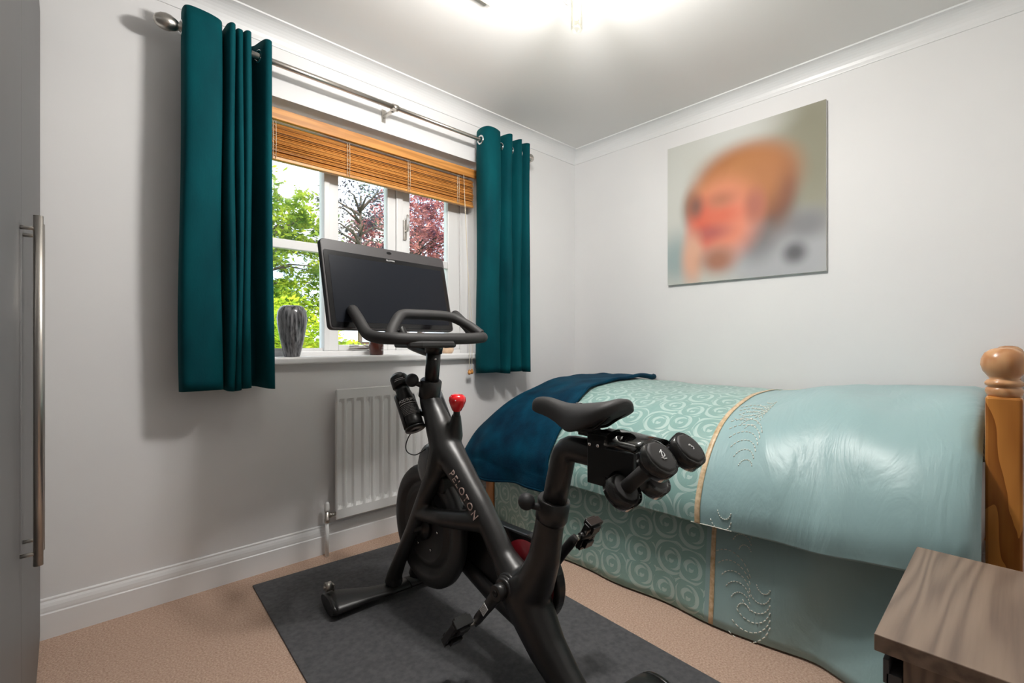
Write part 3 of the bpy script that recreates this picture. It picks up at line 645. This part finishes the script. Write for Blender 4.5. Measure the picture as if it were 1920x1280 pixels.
# head post, handlebar, screen
bpart('head_collar', MB().tube([L(-.184, 0, .772), L(-.185, 0, .776), L(-.199, 0, .838), L(-.200, 0, .842)], [.037, .041, .041, .037], 20), BLACK)
bpart('head_post', MB().tube([L(-.198, 0, .80), L(-.222, 0, .985)], .0270, 18), BLACKP)
kn = MB().tube([L(-.19, .03, .82), L(-.178, .055, .832)], .010, 12); kn.ball(L(-.172, .066, .842), .0255, 18)
bpart('adjuster_knob', kn, BLACKM)
hb = MB()
HR = .0205/KS
hb.tube(crom([Ln(-.258, -.185, 1.002), Ln(-.268, -.12, .998), Ln(-.272, 0, .996), Ln(-.268, .12, .996), Ln(-.252, .180, .997), Ln(-.205, .212, 1.000), Ln(-.150, .221, 1.010), Ln(-.115, .222, 1.028), Ln(-.070, .222, 1.063), Ln(-.015, .221, 1.100)], 6), HR, 18)
hb.tube(crom([Ln(-.268, -.12, .998), Ln(-.255, -.185, 1.002), Ln(-.215, -.213, 1.006), Ln(-.150, -.221, 1.020), Ln(-.105, -.222, 1.052), Ln(-.030, -.221, 1.098)], 6), HR, 18)
hb.tube(crom([Ln(-.245, .190, .998), Ln(-.215, .172, 1.022), Ln(-.180, .130, 1.066), Ln(-.160, .098, 1.083), Ln(-.155, .05, 1.086), Ln(-.155, -.05, 1.086), Ln(-.158, -.105, 1.082), Ln(-.168, -.135, 1.072), Ln(-.200, -.172, 1.045), Ln(-.235, -.198, 1.014)], 6), HR*.92, 18)
for p in (Ln(-.015, .221, 1.100), Ln(-.030, -.221, 1.098)): hb.ball(p, HR*.99, 16)
hbo = bpart('handlebar', hb, GREYB)
tray = MB().prism([(-.15, -.290), (-.10, -.305), (.03, -.305), (.06, -.28), (.06, -.13), (-.12, -.13)], 'z', .958, .984); bpart('handlebar_tray', tray, GREYB, hbo, bevel=.008)
ty = MB().tube([L(-.215, 0, .945), L(-.225, 0, .995)], [.033, .036], 16); ty.tube([L(-.24, -.035, .972), L(-.24, -.050, .972)], .010, 12); bpart('stem', ty, BLACKP)
for p in (L(-.247, .012, .922),): bpart('bolt', MB().lathe([(.005, 0), (.005, .003), (.002, .004)], 8, p, (-.5, -.85, 0)), CHROME)
sc = empty('screen', (0, 0, 0)); sc.parent = bike
# screen pose in world: centre, yaw 7.1 deg, top tilted 12.4 deg towards the window
sw_, sh_ = .590, .339
Msc = Matrix.Translation((-1.754, -.505, 1.1965)) @ Matrix.Rotation(math.radians(7.1), 4, 'Z') @ Matrix.Rotation(math.radians(-12.4), 4, 'X')
Mb = Matrix.Translation((-1.7347, -.5587, .006)) @ Matrix.Rotation(-math.radians(1.5), 4, 'Z')
sc.matrix_local = Mb.inverted() @ Msc
def rrect(w, h, r, n=6):
    out = []
    for cx_, cz_, a0 in ((w/2-r, h/2-r, 0), (-w/2+r, h/2-r, 90), (-w/2+r, -h/2+r, 180), (w/2-r, -h/2+r, 270)):
        for k in range(n+1): a = math.radians(a0+90*k/n); out.append((cx_+r*math.cos(a), cz_+r*math.sin(a)))
    return out
MB().prism(rrect(sw_, sh_, .016), 'y', .0, .022).build('screen_shell', SBODY, sc, bevel=.003)
MB().prism([(x, z-.018) for x, z in rrect(sw_-.014, sh_-.050, .008)], 'y', -.0022, .001).build('screen_bezel', BEZEL, sc)
MB().prism([(x, z-.018) for x, z in rrect(sw_-.050, sh_-.088, .002)], 'y', -.0030, -.001).build('display', SCREEN, sc)
MB().prism([(.012*math.cos(2*PI*k/20), .152+.0055*math.sin(2*PI*k/20)) for k in range(20)], 'y', -.001, .002).build('camera_lens', BEZEL, sc)
place_text('screen_lettering', text_mesh('PELOTON', .0085, .0002, None, 1.1), WHITE, sc, (0, -.0032, .1185), (1, 0, 0), (0, 0, 1))
MB().prism(rrect(.25, .16, .03), 'y', .022, .045).build('screen_back_housing', SBODY, sc, bevel=.006)
arm = MB(); arm.tube(crom([L(-.205, 0, .945), L(-.12, 0, .958), L(-.02, .0, .985), L(.045, .0, 1.05), L(.080, .01, 1.14)], 5), [.020]*21, 12); bpart('screen_arm', arm, BLACKP)
# resistance knob
kb = MB().lathe([(.010, -.052), (.012, -.045), (.012, -.026), (.010, -.022)], 14, L(-.352, -.012, .766), (0, -.08, 1)); bpart('knob_stem', kb, BLACKP)
kr = MB().lathe([(.010, -.030), (.016, -.026), (.025, -.008), (.031, .010), (.030, .022), (.021, .032), (.004, .034)], 9, L(-.352, -.012, .766), (0, -.08, 1)); kro = bpart('resistance_knob', kr, RED, bevel=.003); tag(kro, 'glossy red resistance knob')
bpart('knob_mark', MB().obox(L(-.376, .012, .780), (.7, .7, 0), (0, 0, 1), (-.7, .7, 0), .006, .0012, .0008), WHITE, kro)
# bottle cages (both sides of the head)
def cage(s):
    c0 = Vector(L(-.052, .064*s, .862)); c1 = Vector(L(-.190, .064*s, .668)); d = (c1-c0).normalized(); c = MB()
    up = Vector((0, 1, 0)); fwd = (up-d*up.dot(d)).normalized(); sd_ = d.cross(fwd)
    def ringp(t, a0, a1, r=.0385): return [c0.lerp(c1, t)+fwd*(r*math.cos(a))+sd_*(r*math.sin(a)) for a in [lerp(a0, a1, k/16) for k in range(17)]]
    g = []
    for t in (.42, .55, .7, .85, .98): g.append(ringp(t, -1.7, 1.7))
    c.grid(g)
    o = bpart('bottle_cage', c, SMOKE if s < 0 else BLACKP, solid=.003)
    c2_ = MB(); c2_.lathe([(.0385, -.002), (.0385, .004), (.004, .004), (.004, -.002)], 24, c1+d*.004, d); c2_.tube([c0.lerp(c1, .72)+Vector((.034*s, 0, 0)), Vector(L(-.225, .02*s, .705))], .010, 10)
    bpart('cage_base', c2_, BLACKP, o); return c0, c1, d
c0, c1, d = cage(1); cage(-1)
bpart('sensor_cable', MB().tube(crom([L(-.19, .05, .675), L(-.135, .055, .63), L(-.105, .055, .585), L(-.115, .052, .560), L(-.17, .05, .560), L(-.23, .045, .59)], 6), .0022, 7), BLACKP)
# water bottle resting in the cage: own thing
Mw = Mb.copy()
wb = tag(empty('water_bottle', Mw @ SC(c1-d*.002)), 'black squeeze water bottle with white lettering in the bike bottle cage', 'bottle')
ax = (Mw.to_3x3() @ (-d)).normalized()
q = Vector((0, 0, 1)).rotation_difference(ax); wb.rotation_mode = 'QUATERNION'
tocam = (Vector(cam.location)-wb.location); loc = q.inverted() @ tocam; spin = math.atan2(loc.y, loc.x)
wb.rotation_quaternion = q @ Matrix.Rotation(spin+PI/2, 4, 'Z').to_quaternion()      # lettering looks into the room
MB().lathe([(.028, 0), (.033, .004), (.0345, .012), (.0345, .03), (.0335, .034), (.0345, .038), (.0345, .105), (.031, .125), (.0265, .145), (.027, .165)], 28).build('bottle_body', BLACKP, wb)
MB().lathe([(.029, .165), (.0325, .168), (.033, .205), (.030, .212), (.022, .216), (.020, .222), (.004, .223)], 28).build('cap', BLACKP, wb)
place_text('bottle_lettering', text_mesh('PODIUM', .0155, .0003, .0347, 1.05), WHITE, wb, (0, -.0347, .096), (1, 0, 0), (0, 0, 1))
MB().tube([(.0348*math.sin(a), -.0348*math.cos(a), .085) for a in [lerp(-1.25, 1.25, k/20) for k in range(21)]], .0011, 5).build('white_line', WHITE, wb)
for z_, w_ in ((.189, .5), (.183, .62)): MB().tube([(.0331*math.sin(a), -.0331*math.cos(a), z_) for a in [lerp(-w_, w_, k/10) for k in range(11)]], .0012, 5).build('cap_print', SILVER, wb)
dm = MB()
for i in range(7):
    for k in range(17):
        a = lerp(-1.2, 1.2, (k+.5*(i % 2))/16.5); z = .042+.0058*i
        c = Vector((.0346*math.sin(a), -.0346*math.cos(a), z)); nrm = Vector((math.sin(a), -math.cos(a), 0)); dm.obox(c, nrm.cross(Vector((0, 0, 1)))+Vector((0, 0, 1)), nrm.cross(Vector((0, 0, 1)))-Vector((0, 0, 1)), nrm, .0013, .0013, .0003)
tag(dm.build('dot_pattern', LINEG, wb), kind='stuff')
# dumbbell holder behind the saddle
ho = MB(); ho.box(-.045, .045, -1.045, -.992, .735, .755)
for s in (1, -1): ho.box(*sorted((.037*s, .045*s)), -1.048, -.990, .630, .755); ho.box(*sorted((.030*s, .045*s)), -1.125, -1.03, .655, .725)
ho.box(-.037, .037, -1.12, -1.05, .630, .660)
hold = bpart('dumbbell_holder', ho, BLACKP, bevel=.003)
for s in (1, -1):
    for u in (-1.000, -1.025): bpart('bolt', MB().lathe([(.005, 0), (.005, .003), (.002, .0045)], 10, L(u, .045*s, .733), (-s, 0, 0)), CHROME, hold)
DA, DB = Vector(L(-1.197, 0, .733)), Vector(L(-1.107, 0, .645)); dax = (DA-DB).normalized()
for s in (1, -1):
    off = Vector((-.062*s, 0, 0)); c = MB()
    prof = [(.0415, -.012), (.0425, -.012), (.0435, .012), (.0425, .013)]
    c.lathe([(.0425, -.018), (.044, -.018), (.044, .013), (.0425, .013)], 30, DA+off, dax)
    c.lathe([(.0425, -.014), (.044, -.014), (.044, .016), (.0425, .016)], 30, DB+off, dax)
    tag(bpart('clear_cradle', c, CLEAR, hold), 'clear acrylic dumbbell cradle')
sh_c = MB(); sh_c.grid([[Vector(L(u, .055*math.cos(a), .735-.10*(t)+.030*math.sin(a))) for a in [PI*k/10 for k in range(11)]] for u, t in ((-1.05, -.05), (-1.09, -.03), (-1.13, 0), (-1.165, .02))])
tag(bpart('clear_cover', sh_c, CLEAR, hold, solid=.002), 'clear acrylic cover behind the saddle')
for s in (1, -1):
    base = Mb @ SC(DB+Vector((-.062*s, 0, 0)))
    db = tag(empty('dumbbell', base), 'small black dumbbell with a white emblem in the left bike cradle' if s > 0 else 'small black dumbbell marked with a 3 in the right bike cradle', 'dumbbell', 'dumbbells in the holder behind the saddle')
    axw = (Mb.to_3x3() @ dax).normalized(); qd = Vector((0, 0, 1)).rotation_difference(axw); db.rotation_mode = 'QUATERNION'; db.rotation_quaternion = qd
    LN = (DA-DB).length*KS
    MB().tube([(0, 0, .0), (0, 0, LN*.5), (0, 0, LN)], [.0165, .0155, .0165], 18).build('grip', GREYB, db)
    for z in (0, LN):
        sg = 1 if z else -1
        MB().lathe([(.022, -.017*sg), (.034, -.015*sg), (.0385, -.008*sg), (.0385, .008*sg), (.036, .014*sg), (.033, .0165*sg), (.004, .0168*sg)], 10, (0, 0, z)).build('weight_head', GREYB, db, bevel=.002)
    if s > 0:
        e = MB(); zt = LN+.0180
        e.tube([(.0065*math.cos(a)+.001, .0065*math.sin(a)+.003, zt) for a in [math.radians(-150+300*k/16) for k in range(17)]], .0011, 5)
        e.tube([(-.006, -.010, zt), (-.003, .0, zt), (.001, .006, zt), (.006, .012, zt)], .0013, 5); e.tube([(-.010, -.004, zt), (-.004, -.008, zt), (.004, -.009, zt)], .0012, 5)
        e.build('emblem', WHITE, db)
    else: place_text('number', text_mesh('3', .022, .0003), WHITE, db, (0, 0, LN+.0178), (1, .6, 0), (-.6, 1, 0))

# ------------------------------------------------------------------ bed
bf = tag(empty('bed_frame', (-.5, -1.2, 0)), 'varnished pine single bed frame with turned knob headboard post against the wall', 'bed')
for x in (-.945, -.065):
    p = MB().box(x-.034, x+.034, -2.234, -2.166, 0, .845); po = lpart(bf, 'post', p, PINE, bevel=.006)
    k = MB().lathe([(.030, .843), (.0335, .850), (.036, .858), (.034, .866), (.030, .870), (.036, .874), (.037, .880), (.033, .886), (.027, .890), (.031, .897), (.040, .910), (.0445, .926), (.0435, .942), (.037, .957), (.025, .967), (.010, .971)], 26, (x, -2.200, 0))
    k.v = [tuple(Vector(pp)-Vector(bf.location)) for pp in k.v]; tag(k.build('finial', FINIAL, po), 'turned pine knob')
    lpart(bf, 'foot_post', MB().box(x-.034, x+.034, -.225, -.157, 0, .33), PINE, bevel=.006)
for z0, z1 in ((.62, .80), (.30, .40)): lpart(bf, 'headboard_rail', MB().box(-.911, -.099, -2.212, -2.188, z0, z1), PINEX, bevel=.004)
for i in range(7):
    x = -.82+.106*i; lpart(bf, 'headboard_slat', MB().box(x-.025, x+.025, -2.207, -2.193, .40, .62), PINE, bevel=.003)
lpart(bf, 'footboard_rail', MB().box(-.911, -.099, -.205, -.180, .16, .30), PINEX, bevel=.004)
for x in (-.955, -.055): lpart(bf, 'side_rail', MB().box(x-.012, x+.012, -2.166, -.225, .20, .31), PINEY, bevel=.004)
for i in range(8): lpart(bf, 'base_slat', MB().box(-.943, -.067, -2.05+.24*i-.035, -2.05+.24*i+.035, .285, .303), PINEX)
mt = tag(empty('mattress', (-.505, -1.2, .305)), 'white mattress under the bedding', 'mattress')
MB().box(-.445, .445, -.95, .95, 0, .30).build('mattress_body', MATTR, mt, bevel=.04)
MB().tube([(x, y, .29) for x, y in ((-.44, -.94), (.44, -.94), (.44, .94), (-.44, .94))], .006, 6, closed=True).build('piping', MATTR, mt)
def catprof(pts, n=5): return crom([(x, 0, z) for x, z in pts], n)
KEY = [(-.13, [(-.03, .715), (-.2, .725), (-.4, .695), (-.6, .645), (-.8, .585), (-.95, .525), (-1.035, .45), (-1.075, .38), (-1.085, .34)]),
       (-.30, [(-.03, .735), (-.22, .75), (-.42, .742), (-.62, .715), (-.80, .67), (-.94, .60), (-1.035, .50), (-1.085, .42), (-1.095, .355)]),
       (-.75, [(-.03, .730), (-.25, .748), (-.45, .750), (-.65, .738), (-.82, .70), (-.95, .635), (-1.045, .53), (-1.095, .43), (-1.10, .362)]),
       (-1.45, [(-.03, .728), (-.25, .745), (-.45, .752), (-.65, .745), (-.83, .708), (-.96, .640), (-1.055, .53), (-1.105, .43), (-1.11, .358)]),
       (-1.80, [(-.03, .765), (-.25, .795), (-.45, .800), (-.65, .790), (-.84, .750), (-.98, .675), (-1.075, .56), (-1.118, .45), (-1.118, .372)]),
       (-2.12, [(-.03, .780), (-.25, .805), (-.45, .812), (-.65, .806), (-.84, .775), (-.985, .705), (-1.075, .60), (-1.115, .49), (-1.110, .40)]),
       (-2.168, [(-.03, .750), (-.25, .770), (-.45, .775), (-.65, .770), (-.83, .745), (-.965, .685), (-1.045, .60), (-1.080, .50), (-1.080, .43)])]
PROF = [(y, catprof(p)) for y, p in KEY]; NP = len(PROF[0][1])
def bedsurf(y, j):
    """point j of the cross profile of the made bed at position y"""
    if y >= PROF[0][0]: a = b = PROF[0]; t = 0
    else:
        for a, b in zip(PROF, PROF[1:]):
            if y >= b[0]: break
        t = (y-a[0])/(b[0]-a[0]); t = min(max(t, 0), 1); t = t*t*(3-2*t)
    jf = min(max(j, 0), NP-1.0001); j0 = int(jf); fq = jf-j0
    p = a[1][j0].lerp(a[1][j0+1], fq); q_ = b[1][j0].lerp(b[1][j0+1], fq); r = p.lerp(q_, t); return Vector((r.x, y, r.z))
def arcl():
    acc = [0]; ref = PROF[2][1]
    for i in range(1, NP): acc.append(acc[-1]+(ref[i]-ref[i-1]).length)
    return acc
ARC = arcl()
def wrinkle(y, s):
    n1 = noise.noise(Vector((y*3.2, s*3.0, 1.3)))*.014+noise.noise(Vector((y*9, s*5, 4.0)))*.006
    if y < -1.5: n1 += .016*math.sin(9*(s*1.1+y*1.9))*max(0, min(1, (-1.5-y)*4))*max(0, min(1, (s-.25)*2))*max(0, min(1, (1.35-s)*3))*.6
    return n1
def norm_at(y, j):
    e = bedsurf(y, j+.5)-bedsurf(y, j-.5); n_ = Vector((-e.z, 0, e.x)); n_.normalize(); return -n_ if (n_.z < 0 and abs(e.x) > abs(e.z)) or (n_.x > 0 and abs(e.z) >= abs(e.x)) else n_
def onbed(y, j, off=0):
    jj = min(max(j, 0), NP-1); s = ARC[int(jj)]+(ARC[min(int(jj)+1, NP-1)]-ARC[int(jj)])*(jj-int(jj))
    return bedsurf(y, jj)+norm_at(y, jj)*(wrinkle(y, s)+off)
dv = tag(empty('duvet', (-.55, -1.2, .35)), 'mint green duvet with swirl pattern and plain sateen end spread over the bed', 'duvet')
ys = [-.15-i*.0218 for i in range(93)]; P = []; UVs = []
for y in ys: P.append([onbed(y, j*.5) for j in range(2*NP-1)]); UVs.append([(y, ARC[int(j*.5)]) if j % 2 == 0 else (y, (ARC[j//2]+ARC[j//2+1])/2) for j in range(2*NP-1)])
lpart(dv, 'cover', MB().grid(P, UVs), BED1, solid=.022)
lpart(dv, 'ribbon', MB().grid([[onbed(-1.462+q, j*.5, .0135) for j in range(2*NP-1)] for q in (-.009, 0, .009)]), GOLD, solid=.001)
def embroidery(root, fn, name):
    """plume motifs: fans of stitched arcs; fn(y, v) gives the surface point"""
    random.seed(11)
    for (yc, vc, sc_, fl) in PLUMES[name]:
        e = MB()
        for k in range(6):
            r0 = (.030+.017*k)*sc_; pts = []
            for i in range(11):
                a = math.radians(200+(150-9*k)*i/10)*fl; pts.append(fn(yc+r0*.75*math.cos(a)+.012*k*sc_, vc+r0*math.sin(a)-.018*k*sc_*fl))
            for i in range(0, 10, 1): e.tube([pts[i], pts[i].lerp(pts[i+1], .62)], .0017, 4)
        lpart(root, 'embroidered_plume', e, EMB)
def jof(s):
    for i in range(NP-1):
        if s <= ARC[i+1]: return i+(s-ARC[i])/(ARC[i+1]-ARC[i])
    return NP-1
PLUMES = {'duvet': [(-1.56, .42, .7, 1), (-1.58, .70, .8, -1), (-1.575, .92, .9, 1), (-1.60, 1.07, 1.05, 1), (-1.555, 1.20, 1.1, -1)], 'valance': [(-1.60, .28, .9, -1), (-1.66, .20, 1.0, 1), (-1.60, .09, .9, -1)]}
embroidery(dv, lambda y, s: onbed(y, jof(s), .0125), 'duvet')
# valance sheet hanging to the floor
def valx(y, z):
    t = min(max((-.27-y)/.35, 0), 1); t = t*t*(3-2*t); xb = lerp(-.975, -1.078, t)
    return xb+(z/.42)*.030*t-.010*math.sin(y*16+.6)*(1-z/.45)*.8-.004*noise.noise(Vector((y*8, z*5, 2)))-.006*noise.noise(Vector((y*2.5, z*2, 7)))-(.030*math.sin((y+z*.55)*15)*max(0, min(1, (-1.62-y)*5)) if y < -1.62 else 0)
vl = tag(empty('valance_sheet', (-1.03, -1.2, 0)), 'mint green valance sheet hanging from the mattress down to the carpet', 'bed skirt')
ys = [-.235-i*.02 for i in range(96)]; zs_ = [.45-.0295*k for k in range(16)]
P = [[Vector((valx(y, z), y, max(z, .008))) for z in zs_] for y in ys]; UVs = [[(y, 3.3+.45-z) for z in zs_] for y in ys]
lpart(vl, 'cover', MB().grid(P, UVs), BED1, solid=.004)
lpart(vl, 'ribbon', MB().grid([[Vector((valx(-1.495+q, z)-.0035, -1.495+q, max(z, .010))) for z in zs_] for q in (-.008, 0, .008)]), GOLD, solid=.001)
embroidery(vl, lambda y, z: Vector((valx(y, z)-.003, y, z)), 'valance')
# pillow seen at the open end of the duvet
pl = tag(empty('pillow', (-.55, -2.03, .606)), 'patterned grey green pillow at the open end of the duvet beside the pine post', 'pillow')
P = []
for i in range(17):
    a = -1+2*i/16; row = []
    for k in range(25):
        q_ = -1+2*k/24; th = .060*max(0, (1-a**4))**.5*max(0, (1-q_**4))**.5
        row.append((a, q_, th))
    P.append(row)
m1 = MB()
for sg in (1, -1): m1.grid([[Vector((q_*.40, a*.135, .065+sg*th)) for a, q_, th in row] for row in P])
m1.build('pillow_case', PILLOWC, pl)
MB().tube([(x, y, .065) for x, y in ((-.40, -.135), (.40, -.135), (.40, .135), (-.40, .135))], .003, 6, closed=True).build('piping', PILLOWC, pl)
# navy throw over the foot end
tb = tag(empty('throw_blanket', (-.55, -.45, .4)), 'navy velvet throw blanket draped over the foot end of the bed', 'blanket')
P = []
for i in range(40):
    row = []
    for j in range(2*NP+5):
        jj = j*.5; s = jj/(NP-1)
        yr = -.755+.03*noise.noise(Vector((s*4, 0, 9)))+(.10*(1-s)**2); y = lerp(-.105, yr, i/39)
        if jj <= NP-1: p = onbed(y, jj, .022+.008*noise.noise(Vector((y*7, jj*.25, 3)))+.012*max(0, 1-s*5))
        else:
            p = onbed(y, NP-1, .022); k = (jj-(NP-1))/2.5; p = p+Vector((-.004*k+.012*math.sin(y*22)*k, 0, -.058*k+.012*math.sin(y*9+1)*k))
        if i < 5: p.z -= .035*(1-i/5)**2
        row.append(p)
    P.append(row)
lpart(tb, 'cloth', MB().grid(P), NAVY, solid=.012)
hem = [P[i][-1] for i in range(40)]; lpart(tb, 'hem', MB().tube(hem, .008, 8), NAVY)
roll = [P[39][j]+Vector((0, -.004, .006)) for j in range(0, 2*NP+5)]; lpart(tb, 'rolled_edge', MB().tube(roll, [lerp(.018, .008, min(1, j/18)) for j in range(len(roll))], 8), NAVY)

# ------------------------------------------------------------------ bedside cabinet
bs = tag(empty('bedside_cabinet', (-1.49, -2.27, 0)), 'grey brown oak effect bedside cabinet beside the pine bed post', 'bedside cabinet')
NX0, NX1, NY1, NY0 = -1.735, -1.242, -2.060, -2.48
lpart(bs, 'top', MB().box(NX0, NX1, NY0, NY1, .472, .500), OAK, bevel=.0015)
for x0, x1 in ((NX0+.018, NX0+.036), (NX1-.036, NX1-.018)): lpart(bs, 'side_panel', MB().box(x0, x1, NY0+.01, NY1-.036, .0, .472), OAKV)
lpart(bs, 'back_panel', MB().box(NX0+.036, NX1-.036, NY0+.012, NY0+.02, .03, .472), OAKV)
lpart(bs, 'bottom_panel', MB().box(NX0+.036, NX1-.036, NY0+.02, NY1-.036, .04, .058), OAKV)
for z0, z1 in ((.262, .458), (.045, .250)):
    d = MB().box(NX0+.012, NX1-.012, NY1-.034, NY1-.014, z0, z1-.022); d.box(NX0+.012, NX1-.012, NY1-.018, NY1-.010, z1-.040, z1)
    lpart(bs, 'drawer', d, DRAWER, bevel=.001)

# ------------------------------------------------------------------ outside the window
GRASS = noise_mat('lawn', (.08, .16, .03), (.16, .28, .06), 4, .9)
struct('lawn', MB().box(-30, 40, .6, 60, -2.9, -2.75), GRASS)
BARK = noise_mat('bark', (.09, .065, .045), (.16, .12, .09), 12, .9)
def leaf_mat(name, c0, c1, c2):
    m = bpy.data.materials.new(name); m.use_nodes = True; t = m.node_tree; t.nodes.clear()
    oi = N(m, 'ShaderNodeTexCoord'); n = N(m, 'ShaderNodeTexNoise', Scale=3.5, Detail=5); LK(m, oi.outputs['Object'], n.inputs['Vector'])
    c = ramp(m, n.outputs['Fac'], [(.35, c0), (.5, c1), (.65, c2)])
    d = N(m, 'ShaderNodeBsdfDiffuse'); tl = N(m, 'ShaderNodeBsdfTranslucent'); mx = N(m, 'ShaderNodeMixShader'); mx.inputs[0].default_value = .4; o = N(m, 'ShaderNodeOutputMaterial')
    LK(m, c, d.inputs['Color']); LK(m, c, tl.inputs['Color']); LK(m, d.outputs[0], mx.inputs[1]); LK(m, tl.outputs[0], mx.inputs[2]); LK(m, mx.outputs[0], o.inputs['Surface']); return m
LG = leaf_mat('fresh_green_leaves', (.10, .20, .03), (.30, .42, .05), (.62, .66, .07))
LY = leaf_mat('yellow_green_leaves', (.18, .34, .03), (.50, .62, .05), (.85, .82, .08))
LR = leaf_mat('copper_red_leaves', (.14, .08, .12), (.45, .17, .17), (.80, .38, .32))
LD = leaf_mat('dusky_leaves', (.05, .05, .06), (.12, .11, .13), (.22, .26, .14))
def tree(name, label, loc, crown_c, crown_r, nclump, nleaf, lsz, lm, seed, trunk_r=.12, flat=.5):
    random.seed(seed); root = tag(empty(name, loc), label, 'tree' if 'tree' in name else 'shrub', 'garden plants beyond the window')
    cc = Vector(crown_c); tb_ = MB(); top = cc+Vector((0, 0, crown_r[2]*.5))
    tb_.tube(crom([(0, 0, 0), (cc.x*.3+.05, cc.y*.3, cc.z*.4), (cc.x*.8, cc.y*.8, cc.z*.8), tuple(top)], 5), [lerp(trunk_r, .02, k/15) for k in range(16)], 10)
    fo = MB()
    for i in range(nclump):
        while True:
            p = Vector([random.uniform(-1, 1) for _ in range(3)])
            if .35 < p.length < 1: break
        c = cc+Vector((p.x*crown_r[0], p.y*crown_r[1], p.z*crown_r[2]))
        if i % 3 == 0:
            b0 = Vector((cc.x*.8, cc.y*.8, min(c.z-.2, cc.z+.2))); b0.z = max(b0.z, cc.z-crown_r[2]*.7); tb_.tube([b0, b0.lerp(c, .55)+Vector((0, 0, .12)), c], [.03, .016, .006], 6)
        R_ = random.uniform(.18, .42)
        for k in range(nleaf):
            g = Vector([random.gauss(0, .5) for _ in range(3)]); q_ = c+Vector((g.x*R_, g.y*R_, g.z*R_*flat))
            s = lsz*random.uniform(.6, 1.25); a = Vector([random.uniform(-1, 1) for _ in range(3)]); a.z *= .6; a.normalize(); b = a.cross(Vector([random.uniform(-1, 1), random.uniform(-1, 1), random.uniform(.2, 1)])).normalized(); nn = a.cross(b)
            fo.add([q_-a*s, q_-b*s*.42+nn*s*.12, q_+a*s, q_+b*s*.42+nn*s*.12], [(0, 1, 2), (0, 2, 3)])
    tb_.build('trunk', BARK, root); tag(fo.build('foliage', lm, root), kind='stuff')
G = -2.75
tree('garden_tree', 'fresh green leafy tree seen through the window beside the wardrobe side curtain', (-.30, 7.5, G), (.15, 0, 5.1), (1.4, 1.2, 1.95), 210, 90, .058, LG, 2)
tree('garden_shrub', 'tall yellow green shrub growing below the green tree outside', (-.80, 4.3, G), (.05, 0, 3.35), (1.0, .8, .85), 120, 90, .05, LY, 5, .06)
tree('copper_tree', 'copper red leaved tree seen through the casement near the corner side curtain', (4.6, 9.4, G), (.0, .0, 6.1), (1.9, 1.5, 2.0), 240, 70, .06, LR, 9)
tree('slender_tree', 'sparse dark leaved tree showing sky between its branches', (1.75, 7.3, G), (.15, .1, 6.3), (.9, .8, 1.1), 60, 22, .045, LD, 14, .07)
# neighbouring low building with pale tiled roof
hs = tag(empty('neighbour_house', (2.5, 16.5, G)), 'low neighbouring building with a pale tiled roof beyond the garden', 'building')
RENDW = pm('pale_render', (.75, .74, .72), .8); ROOFT = pm('pale_roof_tile', (.62, .63, .66), .6); FASC = pm('brown_fascia', (.16, .07, .045), .6); DGL = pm('dark_window_glass', (.05, .06, .07), .1)
MB().box(-6, 6, 0, 5, 0, 3.66).build('wall', RENDW, hs)
fa = MB().box(-6.2, 6.2, -.32, -.24, 3.62, 3.74).build('fascia', FASC, hs)
for i in range(9): MB().obox((0, -.20+.28*i, 3.77+.095*i), (1, 0, 0), (0, .28, .075), (0, -.075, .28), 6.2, .165, .012).build('roof_course', ROOFT, hs)
for x in (-4.6, -3.0, -1.4, .2, 1.8, 3.4, 5.0):
    wf = MB().box(x-.45, x+.45, -.03, 0, 2.0, 3.3).build('window', UPVC, hs)
    for q in (-.21, .21): MB().box(x+q-.17, x+q+.17, -.04, -.028, 2.08, 3.22).build('pane', DGL, wf)
